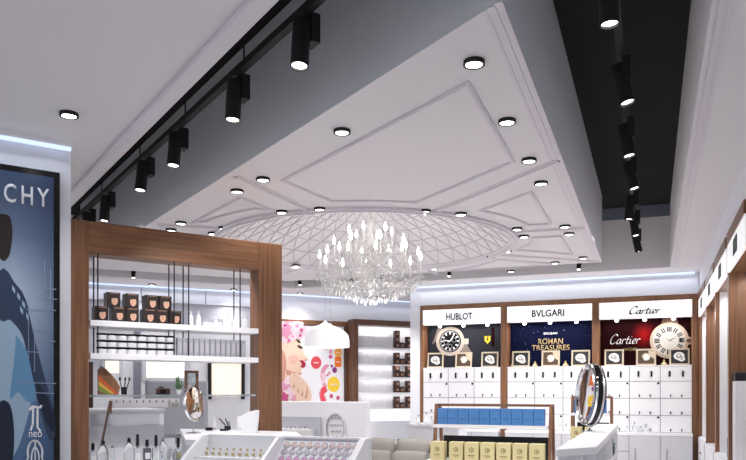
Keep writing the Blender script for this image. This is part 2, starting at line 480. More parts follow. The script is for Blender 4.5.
# upper white panels and grey band of the far wall
mb = MB()
def bbox(mb, q0, q1, s0, s1, z0, z1, m=0):
    pts = [Bw(q0, s0), Bw(q1, s0), Bw(q1, s1), Bw(q0, s1)]
    return mb.prism([(p.x, p.y) for p in pts], z0, z1, 'z', m)
for q0, q1 in ((-0.4, 0.62), (0.64, 1.62), (1.64, 2.72), (2.74, 3.9)):
    bbox(mb, q0, q1, SW-0.05, SW-0.001, 3.03, ZC-0.03)
struct(mb.obj('trim_10', WALLP))
struct(bbox(MB(), -0.4, 3.9, SW-0.02, SW-0.001, 2.55, 3.02).obj('trim_11', GREYP))

# cool LED strips tucked in the ceiling coves
def led(t, a0, a1, b, z, label, power, face=-1, ax='a'):
    o = thing('led_strip', label, 'light strip', tuple(fr(t, (a0+a1)/2, b, z)), t, 'cool white LED cove strips')
    L = a1-a0
    MB().box(-L/2, L/2, -0.012, 0.012, -0.012, 0.012).obj('diffuser', LED, o)
    lamp('AREA', 'strip_lamp', (0, -0.06, -0.03), power, (0.80, 0.88, 1.0), o, rot=(math.radians(-25), 0, 0), size=L, size_y=0.05)
    return o
led(TR, -3.9, 0.62, VW-0.02, ZC-0.014, 'cool white LED strip in the ceiling cove above the watch display bays', 9)
led(TL, -1.6, 1.13, 5.69, ZC-0.014, 'cool white LED strip glowing above the tall blue advertising light box', 4)
led(TB, -0.3, 7.2, SW-0.08, ZC-0.014, 'cool white LED strip along the top of the far wall behind the chandelier', 13)

# =================================================================== downlights
def downlight_proto():
    o = thing('downlight', '', 'ceiling light')
    MB().lathe([(0.058, 0.0), (0.060, -0.022), (0.052, -0.026), (0.047, -0.022), (0.046, -0.004)], n=24).obj('rim', BLACK, o, smooth=True)
    MB().lathe([(0.046, -0.006), (0.046, -0.020), (0.030, -0.024), (0.0, -0.025)], n=20).obj('lens', LENS, o, smooth=True)
    lamp('SPOT', 'downlight_lamp', (0, 0, -0.04), 34, (1, 0.97, 0.96), o, rot=(0, 0, 0), size=0.04, angle=125, blend=0.8)
    return o
DL = [(474,61),(342,130),(507,120),(529,159),(541,182),(263,178),(237,190),(320,208),(282,211),(425,210),(461,213),(517,228),
      (565,225.5),(569,233),(524,235.6),(507,250.6),(491,256),(583,257),(555,262),(434,268),(296,265),(181,222),(224,227),(171,229),(213,232.6)]
dl0 = downlight_proto(); first = True
for i, (x, y) in enumerate(sorted(DL)):
    p = at_h(x, y, 1.8); p.z = ZC-0.0005
    lab = 'black-rimmed downlight in the white dropped ceiling, %s of twenty-five from the left' % ORD[i]
    if first: dl0.location = p; dl0['label'] = lab; dl0['group'] = 'downlights in the dropped ceiling'; first = False
    else: dup(dl0, p, None, lab, 'downlights in the dropped ceiling')
for (x, y, lab) in ((69, 113, 'round black-rimmed downlight in the ceiling in front of the blue advertising light box'),
                    (300, 293, 'black-rimmed downlight in the far ceiling just left of the chandelier'),
                    (152, 284, 'black-rimmed downlight in the far ceiling seen above the stacked portrait boxes'),
                    (233.5, 289, 'black-rimmed downlight in the far ceiling seen above the white lotion bottles'),
                    (511, 270.5, 'black-rimmed downlight in the strip of ceiling above the navy watch display')):
    p = at_h(x, y, 1.8); p.z = ZC-0.0005
    dup(dl0, p, None, lab, 'downlights in the perimeter ceiling')

# =================================================================== track lights
def track(name, t, a, b0, b1, z, label, rods):
    o = thing(name, label, 'light track', tuple(fr(t, a, (b0+b1)/2, z)), t)
    L = b1-b0
    MB().box(-0.024, 0.024, -L/2, L/2, 0, 0.045).obj('rail', BLACK, o)
    for r in rods:
        MB().cyl((0, r-(b0+b1)/2, 0.04), (0, r-(b0+b1)/2, ZT-0.005-z), 0.006, n=8).obj('hanging_rod', BLACK, o)
    return o
ZR = EYE+2.06
track('track_rail', TL, 1.90, 2.4, 10.4, ZR, 'black track rail hung on thin rods along the left ceiling trough', (3.3, 4.3, 5.4, 6.6, 8.0, 9.4))
track('track_rail', TR, -0.19, 2.2, 11.0, ZR+0.16, 'black track rail hung in the black ceiling trough on the right', (3.2, 4.9, 6.4, 7.9, 9.5))
def spot_proto(L=0.27):
    o = thing('track_spotlight', '', 'spotlight')
    MB().box(0.012, 0.068, -0.05, 0.05, -0.16, 0.0).obj('adapter', BLACK, o, bevel=0.004)
    b = MB().lathe([(0.0, 0.0), (0.047, 0.0), (0.05, -0.01), (0.05, -L), (0.044, -L), (0.042, -L+0.02)], n=24).obj('lamp_body', BLACK, o, smooth=True)
    l = MB().lathe([(0.043, -L+0.014), (0.030, -L+0.009), (0.0, -L+0.007)], n=20).obj('lens', LENSS, b, smooth=True)
    return o, b
sp0, _ = spot_proto(); used_sp = False
def put_spot(loc, rot, tilt, roll, label, group, target, power, dx=-0.02):
    global used_sp
    if not used_sp: o = sp0; used_sp = True; o.location = loc; o.rotation_euler = (0, 0, rot); o['label'] = label; o['group'] = group
    else: o = dup(sp0, loc, rot, label, group)
    b = [c for c in o.children if c.name.startswith('lamp_body')][0]
    b.location = (dx, 0, -0.045); b.rotation_euler = (tilt, roll, 0)
    w = Matrix.Translation(loc) @ Matrix.Rotation(rot, 4, 'Z')
    p = w @ (Vector(b.location)+Matrix.Rotation(roll, 3, 'Y') @ (Matrix.Rotation(tilt, 3, 'X') @ Vector((0, 0, -0.30))))
    if power: lamp('SPOT', 'spotlight_lamp', p, power, (1, 0.96, 0.93), None, target=target, size=0.04, angle=52, blend=0.8)
    return o
GL = 'spotlights on the left track'
for i, s in enumerate((3.48, 4.40, 5.56, 6.42, 7.75, 8.6)):
    put_spot(Lw(1.90, s, ZR), TL, math.radians((-6, -4, -5, -6, -3, -2)[i]), math.radians((7, 5, 6, 8, 4, 3)[i]),
             'black cylinder spotlight on the left track, %s counted from the one nearest the camera' % ORD[i], GL,
             (Rw(-2.2, 3.9, 1.0), Lw(2.0, 5.8, 1.8), Vector((-0.9, 5.3, 1.1)), Rw(-3.0, 6.5, 1.3), Bw(4.7, 13, 1.8), Bw(6.3, 13, 1.9))[i], (40, 120, 80, 90, 60, 70)[i])
GR = 'spotlights on the right track'
for i, (v, tl, rl) in enumerate(((3.95, 0, -2), (5.1, -2, -14), (6.25, -2, -10), (7.3, -2, -14), (8.55, 0, 4), (9.5, -2, -8), (10.6, 2, -12))):
    put_spot(Rw(-0.19, v, ZR+0.16-0.0), TR, math.radians(tl), math.radians(rl),
             'black cylinder spotlight in the right ceiling trough, %s counted from the nearest' % ORD[i], GR,
             (Rw(-0.4, 5.6, 1.0), Rw(-0.5, 6.6, 1.1), Rw(-1.5, 7.3, 1.1), Rw(-1.6, 9.6, 0.9), Rw(-2.6, 11.9, 1.3), Rw(-1.5, 11.9, 1.3), Rw(-0.3, 11.9, 1.2))[i], (60, 90, 90, 60, 100, 100, 100)[i])
GB = 'spotlights in the trough at the far end'
for i, (x, y) in enumerate(((133, 274.5), (299, 282), (353, 279), (381, 277.5), (450, 273), (579, 266))):
    dxx = (x-373.0)/F; t, c = (TB, 11.8) if x < 300 else (TR, 11.0)
    Y = c/(-math.sin(t)*dxx+math.cos(t)); p = Vector((dxx*Y, Y, EYE+(390-y)/F*Y+0.12))
    o = put_spot(p, t, math.radians(-20), 0, 'short black spotlight in the far ceiling trough, %s of six from the left' % ORD[i], GB, None, 0, 0.0)
    o.scale = (0.62, 0.62, 0.62)
    MB().cyl((0, 0, 0.0), (0, 0, (ZT-0.005-p.z)/0.62), 0.012, n=8).obj('stem', BLACK, o)
    lamp('SPOT', 'spotlight_lamp', p+Vector((0, 0.1, -0.36)), 60, (1, 0.96, 0.93), None, target=p+Vector((0.1, 0.9, -1.9)), size=0.04, angle=80, blend=0.7)

# =================================================================== chandelier under the dome
CH = Vector((-0.03, DC.y, 0))
ch = thing('chandelier', 'large crystal chandelier with tiers of lit candle bulbs hanging below the ceiling dome', 'chandelier', (CH.x, CH.y, ZC+DH-0.012), 0.1)
def hz(h): return EYE+h-(ZC+DH-0.012)       # height above the eye to chandelier height
MB().lathe([(0.0, 0.0), (0.09, 0.0), (0.085, -0.02), (0.03, -0.05), (0.0, -0.055)], n=20).obj('ceiling_rose', CHROME, ch, smooth=True)
MB().tube([(0, 0, -0.04), (0, 0, hz(2.12))], 0.008).obj('chain', CHROME, ch)
MB().lathe([(0.0, hz(2.14)), (0.03, hz(2.12)), (0.05, hz(2.05)), (0.02, hz(1.98)), (0.035, hz(1.88)), (0.06, hz(1.78)), (0.02, hz(1.7)),
            (0.045, hz(1.6)), (0.075, hz(1.5)), (0.03, hz(1.4)), (0.06, hz(1.32)), (0.025, hz(1.22)), (0.0, hz(1.16))], n=16).obj('column', CRYS, ch, smooth=True)
TIERS = ((12, 0.63, 1.40, 1.68, 0.0), (8, 0.46, 1.58, 1.84, 0.2), (6, 0.27, 1.76, 1.99, 0.1))
fr_b = MB()
for n, r, ha, ht, ph in TIERS:
    for i in range(n):
        a = 2*PI*(i+ph)/n; ca, sa = math.cos(a), math.sin(a)
        def pp(rr, h): return (rr*ca, rr*sa, hz(h))
        pts = [pp(0.03, ha+0.02), pp(r*0.35, ha-0.09), pp(r*0.7, ha-0.11), pp(r*0.93, ha-0.05), pp(r, ha)]
        arm = MB().tube(pts, [0.010, 0.009, 0.009, 0.008, 0.008], 6).obj('arm', CRYS, ch, smooth=True)
        MB().lathe([(0.0, -0.01), (0.045, 0.012), (0.050, 0.02), (0.016, 0.012), (0.0, 0.012)], pp(r, ha), 12).obj('drip_pan', CRYS, arm, smooth=True)
        MB().cyl(pp(r, ha+0.012), pp(r, ht-0.06), 0.009, n=8).obj('candle', CANDLE, arm)
        c = pp(r, ht-0.06)
        MB().lathe([(0.008, 0.0), (0.018, 0.03), (0.012, 0.065), (0.0, 0.11)], c, 8).obj('bulb', FLAME, arm, smooth=True)
        for k in range(6):          # drops under each drip pan
            b = 2*PI*k/6; fr_b.octa((r*ca+0.045*math.cos(b), r*sa+0.045*math.sin(b), hz(ha-0.035)), 0.011, 0.034)
        # swag of beads from this arm to the next
        a2 = 2*PI*(i+1+ph)/n
        for k in range(1, 9):
            t = k/9; aa = a+(a2-a)*t; sag = 0.10*(1-(2*t-1)**2)
            fr_b.octa((r*0.98*math.cos(aa), r*0.98*math.sin(aa), hz(ha-0.01-sag)), 0.009, 0.016)
        for k in range(1, 8):       # strand up to the column
            t = k/8; fr_b.octa((r*(1-t)*ca, r*(1-t)*sa, hz(ha+0.02+0.30*t*t)), 0.009, 0.017)
for r, h, n in ((0.56, 1.27, 44), (0.44, 1.21, 36), (0.33, 1.16, 28), (0.21, 1.12, 18), (0.08, 1.10, 8), (0.5, 1.34, 38), (0.38, 1.30, 30)):
    for k in range(n):
        a = 2*PI*k/n
        fr_b.octa((r*math.cos(a), r*math.sin(a), hz(h+random.uniform(-0.01, 0.015))), 0.014, 0.05)
o = fr_b.obj('crystal_drops', CRYS, ch); o['kind'] = 'stuff'
mb = MB()
for r, h in ((0.56, 1.31), (0.33, 1.2), (0.45, 1.36)):
    mb.tube([(r*math.cos(2*PI*k/32), r*math.sin(2*PI*k/32), hz(h)) for k in range(33)], 0.006, 5)
for k in range(8):
    a = 2*PI*k/8; mb.tube([(0.02*math.cos(a), 0.02*math.sin(a), hz(1.24)), (0.56*math.cos(a), 0.56*math.sin(a), hz(1.31))], 0.005, 5)
mb.obj('hoop_frame', CHROME, ch)
lamp('POINT', 'chandelier_lamp', (0, 0, hz(0.95)), 13, (1, 0.97, 0.95), ch, size=0.15)

# =================================================================== pendants by the far poster
def pendant(x, y0, y1, Y, r, label):
    X = (x-373.0)/F*Y; zt = EYE+(390-y0)/F*Y; zb = EYE+(390-y1)/F*Y; H = zt-zb
    o = thing('pendant_lamp', label, 'pendant lamp', (X, Y, zb), 0, 'white bell pendant lamps')
    MB().lathe([(r*0.97, 0.0), (r, 0.01), (r*0.985, H*0.3), (r*0.93, H*0.5), (r*0.72, H*0.68), (r*0.3, H*0.8), (r*0.1, H*0.9), (0.0, H),
                (0.0, H-0.012), (r*0.28, H*0.77), (r*0.70, H*0.65), (r*0.90, H*0.47), (r*0.955, H*0.3), (r*0.955, 0.012), (r*0.97, 0.0)], n=32, caps=False).obj('shade', PENDM, o, smooth=True)
    MB().cyl((0, 0, H-0.01), (0, 0, ZC-0.002-zb), 0.004, n=6).obj('cord', GREYP, o)
    MB().ball((0, 0, H*0.45), 0.035, 0.035, 0.045).obj('bulb', LENSS, o, smooth=True)
pendant(325.3, 319.5, 347, 9.7, 0.285, 'large white bell pendant lamp hanging in front of the pink flower poster')
pendant(330.5, 323, 347.5, 10.7, 0.285, 'white bell pendant lamp half hidden behind the other white pendant')

# =================================================================== watch display bays on the brand wall
VB = VW+0.28                   # plane of the backdrop prints
def bx(x, y, uc, v=VB): u, z = on_wall(x, y, TR, v); return (u-uc, z)
PITCH = 1.465
UC = (-3.02, -1.555, -0.09)
ZS0, ZS1, ZD0, ZTOP = 2.625, 2.885, 1.885, 2.965
ROWZ = (1.885, 1.635, 1.37, 1.105, 0.84)
def bay(uc, label):
    o = thing('watch_display_cabinet', label, 'display cabinet', tuple(Rw(uc, VW)), TR, 'watch display bays on the back wall')
    h = PITCH/2-0.002
    mb = MB()
    mb.box(-h, -h+0.052, 0, 0.44, 0, ZTOP); mb.box(h-0.052, h, 0, 0.44, 0, ZTOP)
    mb.box(-h+0.052, h-0.052, 0, 0.44, ZS1, ZTOP); mb.box(-h+0.052, h-0.052, 0.30, 0.44, 0.1, ZS1)
    mb.obj('frame', WOODM, o)
    w = h-0.054
    MB().box(-w, w, -0.012, 0.10, ZS0, ZS1-0.001).obj('sign_board', SIGN, o)
    MB().box(-w, w, 0.0, 0.295, ZD0-0.02, ZD0).obj('display_shelf', WHITE, o)
    MB().box(-w, w, 0.02, 0.295, 0.845, ZD0-0.021).obj('cupboard_body', GAP, o)
    cw = 2*w/3
    for c in range(3):
        x0 = -w+c*cw
        d = MB().box(x0+0.006, x0+cw-0.006, 0.0, 0.019, ROWZ[1]+0.006, ROWZ[0]-0.024).obj('drawer', WHITE, o)
        for k in (0.3, 0.72):
            MB().box(x0+cw*k-0.014, x0+cw*k+0.014, -0.02, -0.0005, ROWZ[1]+0.07, ROWZ[1]+0.16).obj('pull', BLACKG, d)
        for r in range(1, 4):
            f = MB().box(x0+0.006, x0+cw-0.006, 0.0, 0.019, ROWZ[r+1]+0.006, ROWZ[r]-0.004).obj('flap_door', WHITE, o)
            for k in (0.33, 0.68):
                MB().cyl((x0+cw*k, -0.018, ROWZ[r+1]+0.05), (x0+cw*k, 0.0, ROWZ[r+1]+0.05), 0.011, n=8).box(x0+cw*k-0.006, x0+cw*k+0.006, -0.014, -0.006, ROWZ[r+1]+0.02, ROWZ[r+1]+0.045).obj('knob', BLACKG, f)
            if c < 2 and r != 2:
                MB().cyl((x0+cw-0.03, -0.012, ROWZ[r]-0.03), (x0+cw-0.03, 0.0, ROWZ[r]-0.03), 0.016, n=10).obj('lock', BLACKG, f)
    BASEG = mat('base_shaded_white', (204, 205, 212), 0.5)  # base shadow put into the colour, greyer than the doors above
    b = MB().box(-w, w, -0.20, 0.29, 0.0, 0.80).obj('base_cabinet', GAP, o)
    MB().box(-w, w, -0.215, 0.0, 0.80, 0.84).obj('base_top', WHITE, o)
    for c in range(3):
        x0 = -w+c*cw
        if c == 0:
            for z0, z1 in ((0.10, 0.55), (0.56, 0.795)): MB().box(x0+0.005, x0+cw-0.005, -0.22, -0.201, z0, z1).obj('base_drawer', BASEG, o)
        else:
            d = MB().box(x0+0.005, x0+cw-0.005, -0.22, -0.201, 0.1, 0.795).obj('base_door', BASEG, o)
            MB().tube([(x0+cw*0.2, -0.222, 0.38), (x0+cw*0.2, -0.24, 0.40), (x0+cw*0.2, -0.24, 0.58), (x0+cw*0.2, -0.222, 0.60)], 0.007).obj('door_handle', STEEL, d)
    for k in (-0.42, 0.0, 0.42):
        MB().lathe([(0.028, 0.0), (0.03, -0.02), (0.018, -0.035), (0.0, -0.035)], (k, 0.16, ZS0), 12).obj('spot_fitting', LENS, o, smooth=True)
    lamp('AREA', 'bay_strip_lamp', (0, 0.13, ZS0-0.05), 4.5, (1, 0.97, 0.93), o, rot=(math.radians(12), 0, 0), size=1.25, size_y=0.06)
    lamp('AREA', 'bay_strip_lamp', (0, -0.03, ZS0-0.02), 7, (1, 0.98, 0.96), o, rot=(math.radians(-28), 0, 0), size=1.25, size_y=0.03)
    return o
bayA = bay(UC[0], 'watch display bay with the charcoal poster and yellow shield, leftmost of three')
bayB = bay(UC[1], 'watch display bay with the navy blue poster, between the charcoal and the red bays')
bayC = bay(UC[2], 'watch display bay with the dark red poster and round dial, at the right-hand corner')
def back(o, m, name='backdrop'):
    w = PITCH/2-0.057
    return MB().box(-w, w, 0.284, 0.299, ZD0+0.001, ZS0+0.02).obj(name, m, o)
yp = 0.283
# charcoal bay: large chronograph, yellow shield, red stripe
bkA = back(bayA, DARKG)
uc = UC[0]
def a5(x, y): return bx(410+x/5.11, 290+y/5.11, uc)
wc = a5(205, 262)
mb = MB()
mb.disc(wc[0], wc[1], 0.255, 0.255, yp-0.004, yp, 0, 40)
mb.disc(wc[0], wc[1], 0.195, 0.195, yp-0.007, yp-0.004, 1, 36)
mb.ring(wc[0], wc[1], 0.165, 0.178, yp-0.0085, yp-0.007, 2)
for i in range(12):
    t = 2*PI*i/12; c, s_ = math.cos(t), math.sin(t)
    mb.prism([(wc[0]+0.12*c-0.012*s_, wc[1]+0.12*s_+0.012*c), (wc[0]+0.16*c-0.012*s_, wc[1]+0.16*s_+0.012*c),
              (wc[0]+0.16*c+0.012*s_, wc[1]+0.16*s_-0.012*c), (wc[0]+0.12*c+0.012*s_, wc[1]+0.12*s_-0.012*c)], yp-0.0095, yp-0.007, 'y', 3)
for dx, dz in ((-0.07, -0.02), (0.07, 0.02), (0.0, -0.09)): mb.ring(wc[0]+dx, wc[1]+dz, 0.032, 0.042, yp-0.0095, yp-0.007, 2, 20)
mb.prism([(wc[0]-0.01, wc[1]), (wc[0]+0.01, wc[1]), (wc[0]+0.07, wc[1]+0.1), (wc[0]+0.06, wc[1]+0.105)], yp-0.011, yp-0.0095, 'y', 3)
mb.prism([(wc[0], wc[1]-0.01), (wc[0], wc[1]+0.01), (wc[0]-0.12, wc[1]+0.03), (wc[0]-0.12, wc[1]+0.02)], yp-0.011, yp-0.0095, 'y', 3)
mb.box(wc[0]+0.24, wc[0]+0.33, yp-0.006, yp, wc[1]-0.06, wc[1]+0.04, 0)
mb.prism([(wc[0]-0.24, wc[1]+0.02), (wc[0]-0.14, wc[1]+0.18), (wc[0]-0.17, wc[1]+0.30), (wc[0]-0.20, wc[1]+0.30), (wc[0]-0.33, wc[1]-0.05)], yp-0.003, yp, 'y', 4)
mb.prism([(wc[0]+0.16, wc[1]+0.17), (wc[0]+0.24, wc[1]+0.02), (wc[0]+0.40, wc[1]-0.22), (wc[0]+0.30, wc[1]-0.34), (wc[0]+0.14, wc[1]-0.2)], yp-0.003, yp, 'y', 4)
mb.obj('watch_print', [mat('silver_rose_print', (176, 164, 154), 0.5), BLACKG, STEEL, CLOUD, mat('strap_print', (116, 106, 100), 0.6)], bkA)
sc_ = a5(396, 253); p0 = a5(420, 200); 
mb = MB(); x, z = sc_
mb.prism([(x-0.05, z+0.06), (x+0.05, z+0.06), (x+0.048, z-0.02), (x, z-0.075), (x-0.048, z-0.02)], yp-0.003, yp, 'y', 0)
mb.prism([(x-0.018, z-0.045), (x-0.006, z-0.01), (x-0.02, z+0.01), (x+0.0, z+0.04), (x+0.02, z+0.03), (x+0.012, z+0.005), (x+0.022, z-0.02), (x+0.004, z-0.015)], yp-0.0045, yp-0.003, 'y', 1)
mb.box(x-0.03, x+0.03, yp-0.0045, yp-0.003, z+0.046, z+0.056, 2)
mb.box(x+0.07, x+0.12, yp-0.002, yp, z-0.13, z+0.20, 3)
mb.obj('shield_print', [YELL, INK, REDM, REDD], bkA)
lettering('HUBLOT', 0.455, 0.118, bx(459.3, 315, uc, VW)[0], (ZS0+ZS1)/2, -0.0125, INK, [c for c in bayA.children if c.name.startswith('sign_board')][0], bold=0.022)
# navy bay
uc = UC[1]
bkB = back(bayB, NAVY)
mb = MB()
for i in range(46):
    mb.disc(random.uniform(-0.64, 0.64), random.uniform(ZD0+0.1, ZS0-0.02), *(2*(random.choice((0.003, 0.004, 0.007)),)), yp-0.001, yp, 0, 6)
mb.obj('star_print', mat('pale_blue_ink', (120, 140, 190), 0.6), bkB)
c0 = bx(550.5, 333.3, uc); lettering('BVLGARI', 0.22, 0.036, c0[0], c0[1], yp, INKW, bkB, 'caption')
c0 = bx(550.5, 341.3, uc); lettering('ROMAN', 0.40, 0.095, c0[0], c0[1], yp, GOLDP, bkB, 'headline', bold=0.004)
c0 = bx(550.5, 347.6, uc); lettering('TREASURES', 0.62, 0.088, c0[0], c0[1], yp, GOLDP, bkB, 'headline', bold=0.004)
lettering('BVLGARI', 0.52, 0.118, bx(548, 312, uc, VW)[0], (ZS0+ZS1)/2, -0.0125, INK, [c for c in bayB.children if c.name.startswith('sign_board')][0], bold=0.022)
# dark red bay
ROSEG = mat('rose_gold_print', (188, 164, 146), 0.5); DIALW = mat('dial_white_print', (206, 200, 192), 0.5)
GLOWR = [mat('red_glow_print_%s' % 'abcdef'[k], (42+18*k, 6+2*k, 9+2*k), 0.7, ior=1.12) for k in range(6)]
uc = UC[2]
bkC = back(bayC, REDD)
def c5(x, y): return bx(590+x/5.11, 290+y/5.11, uc)
wc = c5(405, 258)
mb = MB()
for k in range(6): mb.disc(*c5(275, 232), 0.21-0.032*k, 0.24-0.036*k, yp-0.0003*(k+1), yp-0.0003*k, 6+k, 28)
mb.prism([(wc[0]-0.12, wc[1]+0.24), (wc[0]+0.13, wc[1]+0.24), (wc[0]+0.10, wc[1]+0.42), (wc[0]-0.09, wc[1]+0.42)], yp-0.003, yp-0.001, 'y', 4)
mb.disc(wc[0], wc[1], 0.285, 0.285, yp-0.004, yp-0.001, 0, 44)
mb.disc(wc[0], wc[1], 0.24, 0.24, yp-0.007, yp-0.004, 1, 40)
mb.ring(wc[0], wc[1], 0.115, 0.122, yp-0.0085, yp-0.007, 3)
for i in range(12):
    t = 2*PI*i/12+PI/2; c, s_ = math.cos(t), math.sin(t)
    for off in ((-0.026, 0.0, 0.026) if i % 3 == 0 else (-0.015, 0.015)):
        q = [(0.14, off-0.009), (0.22, off-0.009), (0.22, off+0.009), (0.14, off+0.009)]
        mb.prism([(wc[0]+r*c-d*s_, wc[1]+r*s_+d*c) for r, d in q], yp-0.0085, yp-0.007, 'y', 2)
mb.prism([(wc[0]-0.012, wc[1]-0.01), (wc[0]+0.012, wc[1]-0.012), (wc[0]+0.13, wc[1]+0.08)], yp-0.010, yp-0.0085, 'y', 2)
mb.prism([(wc[0]-0.01, wc[1]+0.012), (wc[0]+0.01, wc[1]-0.01), (wc[0]-0.10, wc[1]+0.07)], yp-0.010, yp-0.0085, 'y', 2)
mb.box(wc[0]+0.15, wc[0]+0.19, yp-0.0085, yp-0.007, wc[1]-0.025, wc[1]+0.02, 2)
mb.disc(wc[0]+0.285, wc[1]-0.01, 0.06, 0.06, yp-0.008, yp-0.001, 0, 18); mb.disc(wc[0]+0.285, wc[1]-0.01, 0.034, 0.034, yp-0.01, yp-0.008, 4, 16)
mb.obj('watch_print', [ROSEG, DIALW, INK, CLOUD, WOODD, REDM]+GLOWR, bkC)
c0 = c5(180, 250); script_word('Cartier', 0.46, 0.165, c0[0], c0[1], yp-0.002, INKW, bkC, 'lettering', nib=0.10)
c0 = c5(203, 303); lettering('WATCHES', 0.20, 0.045, c0[0], c0[1], yp, GOLDP, bkC, 'caption')
script_word('Cartier', 0.465, 0.135, bx(645, 309, uc, VW)[0], (ZS0+ZS1)/2-0.005, -0.0135, INK, [c for c in bayC.children if c.name.startswith('sign_board')][0], nib=0.21)

# framed watch cards standing on the display shelves
def card(x, y0, y1, wpx, uc, dark, label):
    v = VW+0.10; u, zt = on_wall(x, y0, TR, v); w = wpx/58.0; h = 0.268
    o = thing('picture_frame', label, 'picture frame', tuple(Rw(u, v, ZD0+0.001)), TR, 'framed watch cards on the display shelves')
    o.rotation_euler = (math.radians(-9), 0, TR)
    mb = MB(); t = 0.026
    mb.box(-w/2, w/2, 0, 0.018, 0, t); mb.box(-w/2, w/2, 0, 0.018, h-t, h); mb.box(-w/2, -w/2+t, 0, 0.018, t, h-t); mb.box(w/2-t, w/2, 0, 0.018, t, h-t)
    mb.obj('frame', BEIGEF, o, bevel=0.003)
    mb = MB(); mb.box(-w/2+t, w/2-t, 0.008, 0.016, t, h-t, 0)
    zc = h/2
    if dark:
        mb.disc(-0.005, zc+0.01, w*0.27, h*0.24, 0.0055, 0.008, 1, 14); mb.disc(0.03, zc-0.035, w*0.18, h*0.15, 0.005, 0.008, 1, 10)
        mb.ring(-0.01, zc+0.012, 0.028, 0.036, 0.004, 0.0055, 0, 16); mb.ring(0.035, zc-0.03, 0.012, 0.018, 0.004, 0.0055, 0, 12)
        mb.box(-0.05, 0.05, 0.004, 0.0055, zc-0.005, zc+0.002, 0)
    else:
        mb.disc(0.0, zc+0.005, 0.062, 0.062, 0.0055, 0.008, 2, 20); mb.disc(0.008, zc, 0.045, 0.045, 0.004, 0.0055, 1, 18)
        mb.prism([(-w/2+t, t), (-0.02, t), (-0.05, zc), (-w/2+t, zc+0.03)], 0.004, 0.008, 'y', 0)
        mb.prism([(w/2-t, h-t), (0.03, h-t), (0.05, zc+0.02), (w/2-t, zc-0.03)], 0.004, 0.008, 'y', 2)
    mb.obj('print', [INK, CLOUD, TANP] if dark else [mat('brown_ink', (70, 52, 40), 0.6), CLOUD, BEIGEF], o)
for uc, xs, bn in ((UC[0], (435, 463.3, 489.5), 'charcoal'), (UC[1], (520.5, 550.4, 580.5), 'navy blue'), (UC[2], (614, 646, 679.5), 'dark red')):
    for i, x in enumerate(xs):
        card(x, 350, 366, 17.0, uc, i != 1, ('left black watch card in a beige frame before the %s poster', 'pale watch card in a beige frame, middle one before the %s poster',
             'right black watch card in a beige frame before the %s poster')[i] % bn)
for x, uc, lab in ((503.5, UC[1], 'gold perfume bottle left of the framed cards under the navy poster'), (535, UC[1], 'small gold ornament between left and middle cards under the navy poster'),
                   (565.5, UC[1], 'small gold ornament between middle and right cards under the navy poster'), (664, UC[2], 'small gold ornament right of the middle card under the dark red poster')):
    u, z = on_wall(x, 364, TR, VW+0.17)
    if u < uc-0.62: u = uc-0.62
    o = thing('ornament', lab, 'ornament', tuple(Rw(u, VW+0.17, ZD0)), TR)
    MB().lathe([(0.045, 0.0), (0.05, 0.02), (0.03, 0.045), (0.012, 0.06)], n=14).obj('body', GOLD, o, smooth=True)
    MB().lathe([(0.012, 0.06), (0.02, 0.07), (0.0, 0.10)], n=10).obj('stopper', GOLD, o, smooth=True)

